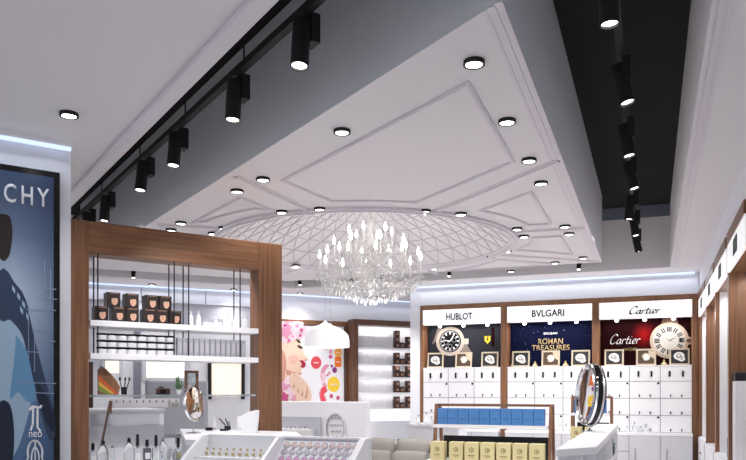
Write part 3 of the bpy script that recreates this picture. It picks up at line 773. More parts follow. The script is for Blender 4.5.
# =================================================================== right-hand wall of display bays, facing left
RV = (11.27, 9.80, 8.33, 6.86)
pts = [Rw(0.644, VW), Rw(0.684, VW), Rw(0.684, VW+0.4), Rw(0.644, VW+0.4)]
struct(MB().prism([(p.x, p.y) for p in pts], 0, ZTOP, 'z').obj('trim_12', WOODM))
for i, vc in enumerate(RV):
    o = thing('wall_display_cabinet', ('brown display bay with white header in the right wall, farthest from the camera', 'brown display bay with white header in the right wall, third from the front',
              'brown display bay with white header in the right wall, second from the front', 'nearest brown display bay with white header, cut by the right photo edge')[i],
              'display cabinet', tuple(Rw(UW+0.005, vc)), TR-PI/2, 'display bays along the right wall')
    h = 0.733; w = h-0.06
    mb = MB()
    mb.box(-h, -h+0.06, 0, 0.42, 0, ZTOP); mb.box(h-0.06, h, 0, 0.42, 0, ZTOP); mb.box(-w, w, -0.02, 0.36, ZS1-0.029, ZTOP)
    mb.obj('frame', WOODM, o)
    MB().box(-w, w, 0.361, 0.42, 0.1, ZTOP).obj('back_panel', WHITE, o)
    if i % 2 == 0: MB().box(-w, -w+0.012, 0.04, 0.355, 0.80, ZS0-0.022).obj('side_light_panel', WHITE, o)
    MB().box(-w, w, 0.013, 0.355, ZS0-0.02, ZS0).obj('canopy', WOODX, o)
    sb = MB().box(-w, w, -0.012, 0.012, ZS0-0.02, ZS1-0.03).obj('sign_board', SIGN, o)
    mb = MB().box(-0.15, 0.15, -0.017, -0.0125, ZS0+0.045, ZS1-0.075, 0)
    for dx, dz, r in ((-0.06, 0.02, 0.04), (0.05, 0.03, 0.03), (0.07, -0.03, 0.03), (-0.07, -0.04, 0.02)): mb.ring(dx, (ZS0+ZS1)/2-0.015+dz, r*0.6, r, -0.019, -0.017, 1, 16)
    mb.obj('emblem', [INK, mat('grey_ink', (130, 130, 136), 0.6)], sb)
    MB().box(-w, w, 0.0, 0.355, 0.0, 0.799).obj('base_cabinet', WHITEM, o)
    for k in (-0.4, 0.4): MB().lathe([(0.028, 0.0), (0.03, -0.02), (0.018, -0.035), (0.0, -0.035)], (k, 0.2, ZS0-0.02), 12).obj('spot_fitting', LENS, o, smooth=True)
    lamp('AREA', 'bay_strip_lamp', (0, 0.2, ZS0-0.07), 6, (1, 0.97, 0.93), o, size=1.2, size_y=0.08)
    d = MB().box(-w+0.01, -0.005, -0.02, -0.001, 0.1, 0.785).obj('base_door', WHITE, o); MB().cyl((-0.05, -0.03, 0.6), (-0.05, -0.021, 0.6), 0.012, n=8).obj('knob', BLACKG, d)
    d = MB().box(0.005, w-0.01, -0.02, -0.001, 0.1, 0.785).obj('base_door', WHITE, o); MB().cyl((0.05, -0.03, 0.6), (0.05, -0.021, 0.6), 0.012, n=8).obj('knob', BLACKG, d)
def on_right(a, b):            # point inside the right wall bays: depth a, along b
    return Rw(UW+0.005+a, b)
for vc, n, m, hh, wd, lab, pos in ((RV[2], 4, TEAL, 0.2, 0.1, 'teal carton in the second display bay of the right wall, %s from the camera', 7.75), (RV[1], 2, WHITE, 0.88, 0.14, 'tall white carton in the third display bay of the right wall, %s from the camera', 9.2),
                              (RV[0], 3, WHITE, 0.20, 0.1, 'white carton in the farthest display bay of the right wall, %s from the camera', 10.72)):
    for k in range(n):
        p = on_right(0.06, pos+k*0.2); p.z = 0.801
        o = thing('carton', lab % ORD[k], 'carton', tuple(p), TR-PI/2, 'cartons on the right wall cabinets')
        MB().box(-wd/2, wd/2, 0, 0.09, 0, hh).obj('box', m, o, bevel=0.003); MB().box(-wd/2+0.015, wd/2-0.015, -0.002, -0.0002, hh*0.25, hh*0.6).obj('printed_label', GREYPW, o)
p = on_right(0.03, 7.40); p.z = 0.801
o = thing('card_reader', 'dark grey box on a white stand at the right edge of the photo', 'appliance', tuple(p), TR-PI/2)
MB().box(-0.12, 0.12, 0, 0.2, 0.0, 0.78).obj('stand', WHITE, o); MB().box(-0.12, 0.12, 0, 0.2, 0.781, 0.86).obj('housing', INK, o, bevel=0.01); MB().box(-0.1, 0.1, -0.004, -0.0005, 0.80, 0.845).obj('screen', BLACKG, o)

# =================================================================== far wall: poster, perfume shelves, lit windows
def fb(x, y, s=SW): q, z = on_wall(x, y, TB, s); return q, z
# walnut surround
q0, q1 = 3.92, 5.64
o = thing('poster_surround', 'brown walnut wall surround framing the pink flower poster', 'wall panel', tuple(Bw((q0+q1)/2, SW-0.06)), TB)
hw = (q1-q0)/2
MB().box(-hw, hw, 0, 0.055, 2.74, 2.83).obj('top_beam', WOODX, o)
MB().box(hw-0.20, hw, 0, 0.055, 0.0, 2.739).obj('side_panel', WOODD, o)
MB().box(-hw, -hw+0.06, 0, 0.055, 0.0, 2.739).obj('side_panel', WOODD, o)
# poster: all points taken on the poster plane
PS = SW-0.07
qc = 4.72
o = thing('poster', 'white poster of a woman in profile with pink flowers and coloured circles', 'poster', tuple(Bw(qc, PS)), TB)
mb = MB().box(-0.70, 0.675, 0, 0.008, 1.2, 2.72).obj('sheet', INKW, o)
def r1(x, y): q, z = fb(280+x/4.6, 310+y/4.6, PS); return (q-qc, z)
def pl(pts): return [r1(*p) for p in pts]
print_mats = [SKIN, mat('pink_print', (230, 156, 186), 0.6), mat('pale_pink_print', (243, 214, 226), 0.6), mat('magenta_print', (204, 84, 138), 0.6), HAIR,
              mat('orange_print', (240, 122, 40), 0.6), mat('amber_print', (244, 176, 62), 0.6), mat('coral_print', (232, 82, 92), 0.6), mat('lemon_print', (246, 208, 64), 0.6),
              mat('purple_print', (150, 60, 140), 0.6), mat('skin_shadow_print', (206, 152, 132), 0.6), mat('lip_print', (172, 34, 70), 0.6), mat('blush_print', (234, 184, 170), 0.6)]
mb = MB()
def blob(pts, m, lay): mb.prism(pl(smooth_line(pts+[pts[0]], 4)[:-1]), -0.001*lay-0.001, -0.001*lay, 'y', m)
blob([(8,150),(30,150),(60,140),(85,125),(95,150),(105,178),(112,205),(130,228),(112,238),(118,248),(108,256),(112,266),(98,272),(92,290),(60,292),(40,300),(8,330)], 0, 0)      # face and neck
blob([(8,180),(22,200),(30,250),(22,320),(40,420),(8,420)], 10, 1)
blob([(40,300),(80,290),(96,310),(118,330),(140,370),(138,418),(60,418),(40,360)], 0, 2)                 # hand
for p in ([(44,300),(60,286),(66,318),(58,352),(48,330)], [(62,318),(74,300),(84,330),(78,372),(68,350)], [(84,316),(98,322),(104,350),(96,390),(84,360)], [(104,330),(118,340),(122,372),(112,400),(104,372)]):
    blob(p, 0, 4); blob([(a+6, b+10) for a, b in p], 10, 3)
blob([(28,272),(58,284),(90,290),(100,284),(92,300),(60,306),(30,296)], 10, 1); blob([(40,212),(70,206),(84,224),(70,248),(44,244)], 12, 1); blob([(112,230),(120,226),(124,231),(116,236)], 10, 3)
blob([(88,232),(104,232),(118,246),(112,264),(94,262),(100,248)], 11, 3)                                 # lips
blob([(78,162),(92,164),(106,176),(94,178),(84,172)], 4, 3); blob([(72,132),(88,140),(96,152),(82,148)], 4, 3)  # lashes, brow
for i, (x, y, r) in enumerate(((20,70,26),(48,62,24),(78,72,28),(98,92,24),(60,92,28),(28,104,26),(92,118,18),(18,130,20),(58,122,16),(40,140,12))):
    pts = []
    for k in range(20):
        t = 2*PI*k/20; rr = r*(1+0.22*math.cos(5*t+i)); pts.append((max(8, x+rr*math.cos(t)), max(52, y+rr*math.sin(t))))
    mb.prism(pl(pts), -0.0012*(i % 3)-0.006, -0.005, 'y', (2, 1, 2, 2)[i % 4]); mb.prism(pl([(x+0.35*(a-x), y+0.35*(b-y)) for a, b in pts]), -0.0095, -0.0085, 'y', (3, 2, 1)[i % 3])
for i, (x, y, r) in enumerate(((22,350,22),(40,384,24),(18,400,20),(58,404,16),(30,330,14))):
    pts = [(max(8, x+r*(1+0.25*math.cos(5*2*PI*k/20+i))*math.cos(2*PI*k/20)), min(416, y+r*(1+0.25*math.cos(5*2*PI*k/20+i))*math.sin(2*PI*k/20))) for k in range(20)]
    mb.prism(pl(pts), -0.0012*(i % 3)-0.008, -0.007, 'y', (1, 2, 3)[i % 3])
def circ_pts(x, y, rx, ry): return [(x+rx*math.cos(2*PI*k/24), y+ry*math.sin(2*PI*k/24)) for k in range(24)]
for x, y, rx, ry, m in ((166,242,24,29,7),(267,195,17,20,6),(246,342,28,36,8),(251,276,11,14,9),(232,192,8,10,1),(232,215,8,10,3),(238,258,6,7,9),(210,182,5,6,2),(226,290,6,8,1),(218,300,4,5,3)):
    mb.prism(pl(circ_pts(x, y, rx, ry)), -0.004, -0.003, 'y', m)
mb.prism(pl([(252,215),(282,215),(282,262),(252,262)]), -0.004, -0.003, 'y', 5)
for x, y, w in ((166,242,12),(267,195,9),(246,342,15),(267,238,8)): mb.prism(pl([(x-w,y-2),(x+w,y-2),(x+w,y+3),(x-w,y+3)]), -0.005, -0.004, 'y', 2)
blob([(186,418),(180,380),(196,352),(186,300),(196,262),(212,250),(226,256),(208,280),(200,320),(216,350),(204,380),(214,418)], 1, 1)
blob([(188,360),(206,352),(218,372),(200,390),(210,416),(186,416)], 7, 2); blob([(190,290),(214,296),(206,330),(196,340)], 2, 2)
for x, y in ((236,396),(266,404)): mb.prism(pl(circ_pts(x, y, 8, 10)), -0.004, -0.003, 'y', 3)
mb.obj('printed_picture', print_mats, o)

# perfume shelf unit
q0, q1 = on_wall(353.5, 390, TB, SW-0.36)[0], 7.0
qm = (q0+q1)/2; hw = (q1-q0)/2
FZ = SW-0.36
un = thing('wall_shelf_unit', 'brown framed wall unit of five lit shelves of perfume cartons', 'shelf unit', tuple(Bw(qm, FZ)), TB)
mb = MB(); mb.box(-hw, -hw+0.10, 0, 0.29, 0, 2.86); mb.box(-hw+0.10, hw, 0, 0.29, 2.755, 2.86); mb.box(hw-0.03, hw, 0, 0.29, 0, 2.755)
mb.obj('frame', WOODD, un)
MB().box(-hw+0.10, hw-0.03, 0.24, 0.29, 0.9, 2.754).obj('back_panel', WHITE, un)
MB().box(-hw+0.10, hw-0.03, 0.02, 0.29, 0, 0.899).obj('base_cabinet', WHITEM, un)
SHZ = []
for y in (347.5, 364, 377, 392.5, 408.5):
    z = on_wall(380, y, TB, FZ)[1]; SHZ.append(z)
    MB().box(-hw+0.101, hw-0.031, 0.01, 0.239, z-0.025, z).obj('shelf', WHITE, un)
    lamp('AREA', 'shelf_strip_lamp', (0.05, 0.05, z-0.03), 2.2, (1, 0.98, 0.96), un, rot=(math.radians(25), 0, 0), size=1.3, size_y=0.03)
lamp('AREA', 'shelf_strip_lamp', (0.05, 0.05, 2.74), 3, (1, 0.98, 0.96), un, rot=(math.radians(20), 0, 0), size=1.3, size_y=0.03)
LEV = ('top', 'second', 'third', 'fourth', 'bottom')
g0 = None
for r, z in enumerate(SHZ):
    for k in range(6):
        p = Bw(5.655+k*0.129, FZ+0.12, z+0.001); lab = 'grey perfume carton on %s shelf of lit wall unit, %s from left' % (LEV[r], ORD[k])
        if g0 is None:
            g0 = thing('perfume_carton', lab, 'carton', tuple(p), TB, 'grey perfume cartons on the lit wall shelves')
            MB().box(-0.062, 0.062, 0, 0.10, 0, 0.225).obj('box', GREYC, g0); MB().box(-0.012, 0.012, -0.002, -0.0003, 0.10, 0.14).obj('printed_label', GREYT, g0)
        else: dup(g0, p, TB, lab)
b0 = None
for r, z in enumerate(SHZ):
    cols = [(0, 0.0), (1, 0.0), (0, 1.0)] if r else [(0, 0.0), (1, 0.0), (0, 1.0), (0, 2.0)]
    cols += [(3, 0.0), (3, 1.0)]
    for k, (c, lv) in enumerate(cols):
        hh = 0.115
        p = Bw(6.46+c*0.106-(0.06 if c == 3 else 0), FZ+0.06, z+0.001+lv*(hh+0.001)); lab = 'dark brown perfume carton on %s shelf, %s of its stack, %s' % (LEV[r], ('bottom', 'second', 'topmost')[int(lv)], ('left stack', 'middle stack', '', 'right-hand stack')[c])
        if b0 is None:
            b0 = thing('dark_carton', lab, 'carton', tuple(p), TB, 'dark brown perfume cartons on the lit wall shelves')
            MB().box(-0.048, 0.048, 0, 0.10, 0, hh).obj('box', DBROWN, b0); MB().box(-0.024, 0.024, -0.002, -0.0003, 0.03, 0.075).obj('printed_label', TANP, b0)
        else: dup(b0, p, TB, lab)

# lit windows and dark posts in the far wall, seen through the walnut frame
GLOW = mat('lit_blind_cream', (255, 240, 224), 0.6, emit=0.55)
GLOW2 = mat('lit_blind_white', (250, 246, 238), 0.6, emit=0.6)
for i, (x0, x1, y0, y1, m) in enumerate(((211, 241, 363.5, 396, GLOW), (146, 184, 359, 377.5, GLOW2), (105, 119, 355, 373, GLOW))):
    qa, zt = fb((x0), y0); qb, zb = fb(x1, y1); zt = on_wall((x0+x1)/2, y0, TB, SW)[1]; zb = on_wall((x0+x1)/2, y1, TB, SW)[1]
    w_ = MB(); qm2, hw2 = (qa+qb)/2, (qb-qa)/2
    mbf = MB(); 
    def bb(mb, a0, a1, s0, s1, z0, z1):
        pts = [Bw(a0, s0), Bw(a1, s0), Bw(a1, s1), Bw(a0, s1)]; return mb.prism([(p.x, p.y) for p in pts], z0, z1, 'z')
    fw = 0.06
    bb(mbf, qa-fw, qa, SW-0.05, SW-0.002, zb-fw, zt+fw); bb(mbf, qb, qb+fw, SW-0.05, SW-0.002, zb-fw, zt+fw); bb(mbf, qa, qb, SW-0.03, SW-0.002, zt, zt+0.01)
    f = struct(mbf.obj('window_%d' % (i+1), BLACK if i == 0 else GREYP))
    bb(MB(), qa, qb, SW-0.02, SW-0.01, zb, zt).obj('blind', m, f)
wall('wall_column', TB, fb(133, 380)[0], fb(140, 380)[0], SW-0.12, SW-0.06, 0, 2.5, GREYB)

# =================================================================== blue advertising light box on the left wall
LS = 5.70
lb = thing('advertising_light_box', 'tall blue advertising light box in a black frame on the left wall', 'light box', tuple(Lw(0.62, LS)), TL)
MB().box(-0.45, 0.437, 0, 0.035, 0.55, 3.105).obj('frame', BLACKG, lb, bevel=0.004)
pm = bpy.data.materials.new('blue_printed_film'); pm.use_nodes = True; nt = pm.node_tree; pb = nt.nodes['Principled BSDF']
tc = nt.nodes.new('ShaderNodeTexCoord'); sx = nt.nodes.new('ShaderNodeSeparateXYZ'); cr = nt.nodes.new('ShaderNodeValToRGB'); mr = nt.nodes.new('ShaderNodeMapRange')
nt.links.new(tc.outputs['Object'], sx.inputs[0]); nt.links.new(sx.outputs['Z'], mr.inputs['Value']); mr.inputs['From Min'].default_value = 0.6; mr.inputs['From Max'].default_value = 3.05
e = cr.color_ramp.elements; e[0].position = 0.0; e[0].color = lin((40, 66, 100)); e[1].position = 1.0; e[1].color = lin((56, 74, 104))
for ps, c in ((0.30, (84, 112, 146)), (0.62, (168, 184, 204)), (0.82, (92, 106, 132))): el = e.new(ps); el.color = lin(c)
nt.links.new(mr.outputs['Result'], cr.inputs['Fac']); mx = nt.nodes.new('ShaderNodeMix'); mx.data_type = 'RGBA'; m2 = nt.nodes.new('ShaderNodeMapRange'); m2.inputs['From Min'].default_value = 0.12; m2.inputs['From Max'].default_value = 0.40; m2.inputs['To Max'].default_value = 0.75
nt.links.new(sx.outputs['X'], m2.inputs['Value']); nt.links.new(m2.outputs['Result'], mx.inputs['Factor']); nt.links.new(cr.outputs['Color'], mx.inputs['A']); mx.inputs['B'].default_value = lin((42, 58, 88))
nt.links.new(mx.outputs['Result'], pb.inputs['Base Color']); nt.links.new(mx.outputs['Result'], pb.inputs['Emission Color'])
pb.inputs['Emission Strength'].default_value = 0.25; pb.inputs['Roughness'].default_value = 0.2
film = MB().box(-0.405, 0.392, -0.004, 0.0, 0.6, 3.06).obj('printed_film', pm, lb)
def pq(x, y): q, z = on_wall(x, y, TL, LS); return (q-0.62, z)
g = lambda *pts: [pq(*p) for p in pts]
mb = MB()
mb.prism(g((4,214),(9,216),(12,226),(12,240),(9,256),(4,258)), -0.0055, -0.0042, 'y', 0)                  # dark hair
AX = pq(3.5, 300)[0]
def fig(pts, m, a, b):
    P2 = g(*smooth_line(list(pts)+[pts[0]], 4)[:-1]); mb.prism(P2, a, b, 'y', m); mb.prism([(2*AX-p[0], p[1]) for p in P2], a-0.00005, b, 'y', m)
fig(((2,214),(9,216),(12,226),(12,240),(9,256),(2,258)), 0, -0.0054, -0.0042)
fig(((2,268),(8,272),(14,282),(22,292),(27,304),(30,318),(36,345),(44,375),(52,405),(55,432),(50,440),(44,425),(36,395),(28,360),(22,335),(10,320),(2,318)), 1, -0.0055, -0.0042)
fig(((2,318),(12,322),(22,338),(28,362),(27,385),(31,400),(24,430),(14,455),(2,462)), 2, -0.0050, -0.0042)
fig(((16,335),(26,350),(32,375),(36,398),(28,402),(18,392),(10,398),(14,360)), 3, -0.0060, -0.0051)
fig(((36,380),(46,395),(54,415),(55,432),(48,425),(38,400)), 4, -0.0065, -0.0056)
fig(((2,400),(10,405),(14,430),(12,462),(2,466)), 4, -0.0065, -0.0056)
for x, y, w in ((12,285,3),(17,292,3),(22,300,3),(20,306,3),(26,312,2)): mb.prism(g((x,y),(x+w,y+4),(x+w,y+9),(x,y+5)), -0.0068, -0.0056, 'y', 2)
for y, x0, x1 in ((288,44,56),(298,42,57),(309,26,56),(330,36,46),(340,40,55),(351,26,40),(382,18,56),(392,30,54)): mb.prism(g((x0,y),(x1,y+1),(x1,y+2),(x0,y+1)), -0.0085, -0.0078, 'y', 5)
for x, y0, y1 in ((44,262,312),(50,270,300),(34,330,372),(28,300,360)): mb.prism(g((x,y0),(x+0.8,y0),(x+0.8,y1),(x,y1)), -0.0085, -0.0078, 'y', 5)
mb.obj('figure_print', [HAIR, mat('navy_jacket_print', (52, 66, 92), 0.3), mat('pale_blue_print', (160, 186, 208), 0.3), mat('sky_blue_print', (104, 152, 190), 0.3), mat('midnight_print', (28, 38, 58), 0.3), mat('ice_blue_print', (136, 154, 178), 0.3)], film)
c = pq(29.5, 196); lettering('GIVENCHY', 0.765, 0.135, c[0]-0.2525, c[1], -0.0088, INKW, film, 'headline', bold=0.012, space=1.35)
# pi sign, neo, bottle emblem
def stroke(mb, pts, w, y, m=0):
    for a, b in zip(pts[:-1], pts[1:]):
        A, B = Vector(a), Vector(b); d = (B-A).normalized()*w/2; nn = Vector((-d.y, d.x))
        q = [A-d*0.4-nn, B+d*0.4-nn, B+d*0.4+nn, A-d*0.4+nn]; mb.prism([tuple(p) for p in q], y-0.001, y, 'y', m)
mb = MB()
stroke(mb, g((29.5,410),(32,406.5),(40,407.5),(41,405.5)), 0.016, -0.009); stroke(mb, g((33,407.5),(32.5,424),(30.5,430)), 0.014, -0.009); stroke(mb, g((37.3,408),(37.2,427),(40,431)), 0.014, -0.009)
mb.obj('emblem', INKW, film)
c = pq(35.2, 434.3); lettering('neo', 0.086, 0.040, c[0], c[1], -0.0088, INKW, film, 'caption')
mb = MB()
stroke(mb, smooth_line(g((28,457),(27.6,450),(30,443),(34.5,440.5),(39,443),(42,450),(41.6,457))), 0.014, -0.009)
stroke(mb, smooth_line(g((31,462),(32,452),(34.8,447),(38,452),(39,462))), 0.010, -0.009); stroke(mb, g((34.9,441),(34.9,462)), 0.008, -0.009); stroke(mb, g((28,457),(24,468),(46,470),(41.6,457)), 0.01, -0.009)
mb.obj('emblem', INKW, film)

# =================================================================== walnut frame with hanging shelves
QF, SF = 2.022, 5.76
fm = thing('shelf_display_frame', 'large walnut frame with two white shelves hung on thin black rods', 'display frame', tuple(Lw(QF, SF)), TL)
def ql(x, s=SF): return on_wall(x, 390, TL, s)[0]-QF
XL, XLi, XRi, XR = 1.143-QF, ql(89), ql(259), ql(282)
ZF, ZFb = 2.79, 2.545
MB().box(XL, XLi, 0, 0.19, 0, ZF).obj('post', WOODM, fm, bevel=0.003)
MB().box(XRi, XR, 0, 0.19, 0, ZF).obj('post', WOODM, fm, bevel=0.003)
MB().box(XLi+0.001, XRi-0.001, 0.0, 0.19, ZFb, ZF).obj('beam', WOODX, fm, bevel=0.003)
for z in (2.035, 1.782):
    MB().box(XLi+0.008, XRi-0.008, -0.01, 0.28, z-0.045, z).obj('shelf', WHITE, fm, bevel=0.003)
for x in (98, 174.5, 189, 240.5):
    xx = ql(x)
    for y in (0.008, 0.142): MB().cyl((xx, y, 1.737), (xx, y, ZFb-0.001), 0.0055, n=8).obj('rod', BLACK, fm)
MB().box(XLi+0.001, XRi-0.001, 0.06, 0.17, 1.445, 1.462).obj('glass_shelf', SHELFG, fm)
def fp(x, y, z): p = fr(TL, QF+x, SF+y, z); return p            # a point of the frame
# portrait boxes
pb0 = None
def pbox(x, lvl, label):
    global pb0
    p = fp(ql(x, SF+0.02), 0.018, 2.036+lvl*0.1135)
    if pb0 is None:
        pb0 = thing('hair_colour_box', label, 'box', tuple(p), TL, 'black portrait boxes on the upper hanging shelf')
        MB().box(-0.05, 0.05, 0, 0.11, 0, 0.112).obj('carton', mat('black_brown_carton', (44, 34, 32), 0.4), pb0, bevel=0.002)
        mb = MB()
        mb.disc(0.006, 0.054, 0.034, 0.044, -0.0015, -0.0005, 1, 18); mb.disc(0.006, 0.048, 0.024, 0.037, -0.0025, -0.0015, 4, 18)
        mb.prism([(-0.022, 0.064), (0.032, 0.068), (0.028, 0.09), (0.004, 0.096), (-0.018, 0.09)], -0.0032, -0.0025, 'y', 1)
        mb.box(-0.006, 0.0, -0.0034, -0.0025, 0.050, 0.053, 1); mb.box(0.008, 0.014, -0.0034, -0.0025, 0.050, 0.053, 1); mb.box(0.0, 0.009, -0.0034, -0.0025, 0.032, 0.035, 2)
        mb.box(-0.034, 0.036, -0.0015, -0.0005, 0.101, 0.106, 3)
        mb.obj('portrait_print', [SKIN, HAIR, REDM, TANP, mat('printed_face', (214, 168, 144), 0.6)], pb0)
    else: dup(pb0, p, TL, label)
for k, x in enumerate((101.7, 119, 132.5, 149.6, 162, 175.5)): pbox(x, 0, 'black carton with printed face on upper hanging shelf, lower row, %s from left' % ORD[k])
for k, x in enumerate((113.7, 132.3, 152, 165.5)): pbox(x, 1, 'black carton with printed face on upper hanging shelf, upper row, %s from left' % ORD[k])
# stacked cream jars
j0 = None
for k in range(8):
    for lv in range(3):
        x = ql(103.5, SF-0.0)+k*0.0775; p = fp(x, 0.065, 1.783+lv*0.0535); lab = 'white jar with black lid on lower hanging shelf, %s from left, %s tier' % (ORD[k], ('bottom', 'middle', 'top')[lv])
        if j0 is None:
            j0 = thing('cream_jar', lab, 'jar', tuple(p), TL, 'white jars stacked on the lower hanging shelf')
            MB().lathe([(0.035, 0.0), (0.037, 0.004), (0.037, 0.036), (0.0, 0.036)], n=18).obj('jar', WHITE, j0, smooth=True); MB().lathe([(0.038, 0.0365), (0.038, 0.052), (0.0, 0.052)], n=18).obj('lid', BLACKG, j0)
        else: dup(j0, p, TL, lab)
c0_ = None
xa, xb = ql(182), ql(246)
for k in range(13):
    p = fp(xa+(xb-xa)*k/12, 0.05, 1.783); lab = 'slim grey carton on the lower hanging shelf, %s from left' % ORD[k]
    if c0_ is None:
        c0_ = thing('slim_carton', lab, 'carton', tuple(p), TL, 'slim grey cartons on the lower hanging shelf')
        MB().box(-0.021, 0.021, 0, 0.05, 0, 0.148).obj('box', GREYT, c0_, bevel=0.002); MB().box(-0.012, 0.012, -0.0015, -0.0003, 0.03, 0.11).obj('printed_label', GREYPW, c0_)
    else: dup(c0_, p, TL, lab)
# white lotion bottles
for k, (x, hh, r, kind) in enumerate(((192, .12, .020, 'pump'), (200.5, .135, .024, 'cone'), (207, .06, .022, 'jar'), (212.5, .06, .022, 'jar'), (217, .085, .018, 'pump'), (222, .07, .02, 'jar'), (227, .10, .02, 'pump'),
                                      (231.5, .12, .022, 'cone'), (236, .10, .018, 'pump'), (240.5, .12, .02, 'cone'), (246, .115, .022, 'pump'))):
    o = thing('lotion_bottle', 'white lotion bottle on the upper hanging shelf, %s from left' % ORD[k], 'bottle', tuple(fp(ql(x, SF+0.03), 0.055+0.025*(k % 2), 2.0355)), TL, 'white bottles on the upper hanging shelf')
    if kind == 'jar': MB().lathe([(r, 0), (r*1.05, 0.004), (r*1.05, hh*0.6), (0, hh*0.6)], n=16).obj('body', WHITE, o, smooth=True); MB().lathe([(r*1.08, hh*0.605), (r*1.08, hh), (0, hh)], n=16).obj('lid', GREYPW, o)
    else:
        MB().lathe([(r, 0), (r*1.03, 0.004), (r*(1.0 if kind == 'pump' else 0.75), hh*0.6), (r*0.5, hh*0.7), (r*0.4, hh*0.72), (0, hh*0.72)], n=16).obj('body', WHITE, o, smooth=True)
        mb = MB().lathe([(r*0.42, hh*0.722), (r*0.42, hh*0.85), (0.006, hh*0.86), (0.005, hh), (0, hh)], n=12)
        if kind == 'pump': mb.box(-0.022, 0.006, -0.005, 0.005, hh*0.95, hh)
        mb.obj('cap', WHITEM, o)

# =================================================================== perfume counter inside the walnut frame
def local(o_loc, rot): return o_loc
qc0, qc1 = 1.29, 1.96
pc = thing('perfume_counter', 'white perfume counter with a raised tray step inside the walnut frame', 'counter', tuple(Lw((qc0+qc1)/2, SF+0.20)), TL)
hw = (qc1-qc0)/2
MB().box(-hw, hw, -0.18, 0.20, 0, 0.90).obj('base', WHITEM, pc)
MB().box(-hw, hw, -0.19, 0.20, 0.901, 0.92).obj('counter_top', WHITE, pc)
MB().box(-hw+0.02, hw+0.02, 0.205, 0.95, 0, 1.315).obj('raised_step', WHITEM, pc)
MB().box(-hw+0.01, hw+0.03, 0.195, 0.97, 1.316, 1.336).obj('step_top', WHITE, pc)
MB().box(-hw+0.09, hw-0.02, 0.199, 0.2045, 1.20, 1.30).obj('inset_panel', GREYP, pc)
CZ = 0.9205
def cp(x, y, z, s_off): Y = None; q = on_wall(x, 390, TL, SF+s_off)[0]; return Lw(q, SF+s_off, z)
for k, (x, s_, r, hh, kind, lab) in enumerate((
    (93, .06, .026, .17, 0, 'clear square perfume bottle with black cap at the far left of the perfume counter'),
    (103, .05, .042, .19, 2, 'round clear glass flacon with black stopper near the left end of the perfume counter'),
    (112.5, .11, .020, .14, 3, 'slim clear glass tester tube right of the round flacon on the perfume counter'),
    (129, .09, .040, .20, 2, 'wide clear flacon with rounded shoulders in the middle of the perfume counter'),
    (137.5, .04, .026, .19, 1, 'clear perfume bottle with tall black cap and white label on the perfume counter'),
    (147, .07, .030, .18, 0, 'grey glass perfume bottle with two black caps in the middle of the perfume counter'),
    (156, .04, .028, .18, 1, 'clear perfume bottle with pointed black cap right of the grey glass bottle'),
    (163, .11, .036, .19, 2, 'round-shouldered clear flacon behind the middle perfume bottles'),
    (170, .06, .020, .10, 3, 'short clear glass sample vial right of the flacons on the perfume counter'),
    (178, .05, .026, .155, 1, 'clear perfume bottle with pale label at the right end of the perfume counter'))):
    o = thing('perfume_bottle', lab, 'perfume bottle', tuple(cp(x, 0, CZ, s_)), TL, 'perfume bottles on the counter')
    if kind in (0, 1):
        MB().box(-r, r, -r*0.7, r*0.7, 0, hh*0.62).obj('glass_body', GLASS if k != 5 else mat('grey_glass', (120, 124, 136), 0.05, trans=0.6), o, bevel=0.005)
        MB().cyl((0, 0, hh*0.622), (0, 0, hh*0.70), r*0.4, n=12).obj('collar', STEEL, o)
        MB().cyl((0, 0, hh*0.702), (0, 0, hh*(1.0 if kind == 0 else 1.2)), r*0.5, r*0.42, n=14).obj('cap', BLACKG, o)
        MB().box(-r*0.7, r*0.7, -r*0.7-0.002, -r*0.7-0.0003, hh*0.14, hh*0.42).obj('paper_label', CREAM if k == 9 else INKW, o)
    elif kind == 2:
        MB().lathe([(r*0.7, 0), (r, hh*0.08), (r*1.05, hh*0.4), (r*0.85, hh*0.68), (r*0.35, hh*0.8), (r*0.3, hh*0.82), (0, hh*0.82)], n=22).obj('glass_body', GLASS, o, smooth=True)
        MB().lathe([(r*0.32, hh*0.822), (r*0.38, hh*0.9), (r*0.2, hh), (0, hh)], n=14).obj('stopper', BLACKG if k != 7 else STEEL, o, smooth=True)
    else:
        MB().lathe([(r, 0), (r, hh*0.8), (r*0.5, hh*0.86), (0, hh*0.86)], n=16).obj('glass_body', GLASS, o, smooth=True)
        MB().cyl((0, 0, hh*0.862), (0, 0, hh), r*0.5, n=12).obj('cap', STEEL, o)
# leaning wooden tester board
o = thing('tester_board', 'thin slanted brown wooden tester board leaning at the left end of the perfume counter', 'board', tuple(cp(98, 0, CZ+0.004, 0.14)), TL)
o.rotation_euler = (math.radians(3), math.radians(10), TL)
MB().box(-0.007, 0.007, -0.01, 0.01, 0, 0.50).obj('stick', WOODD, o); MB().prism([(-0.010, 0.40), (0.022, 0.40), (0.010, 0.50), (-0.008, 0.50)], -0.03, -0.021, 'y').obj('plate', WOODD, o)
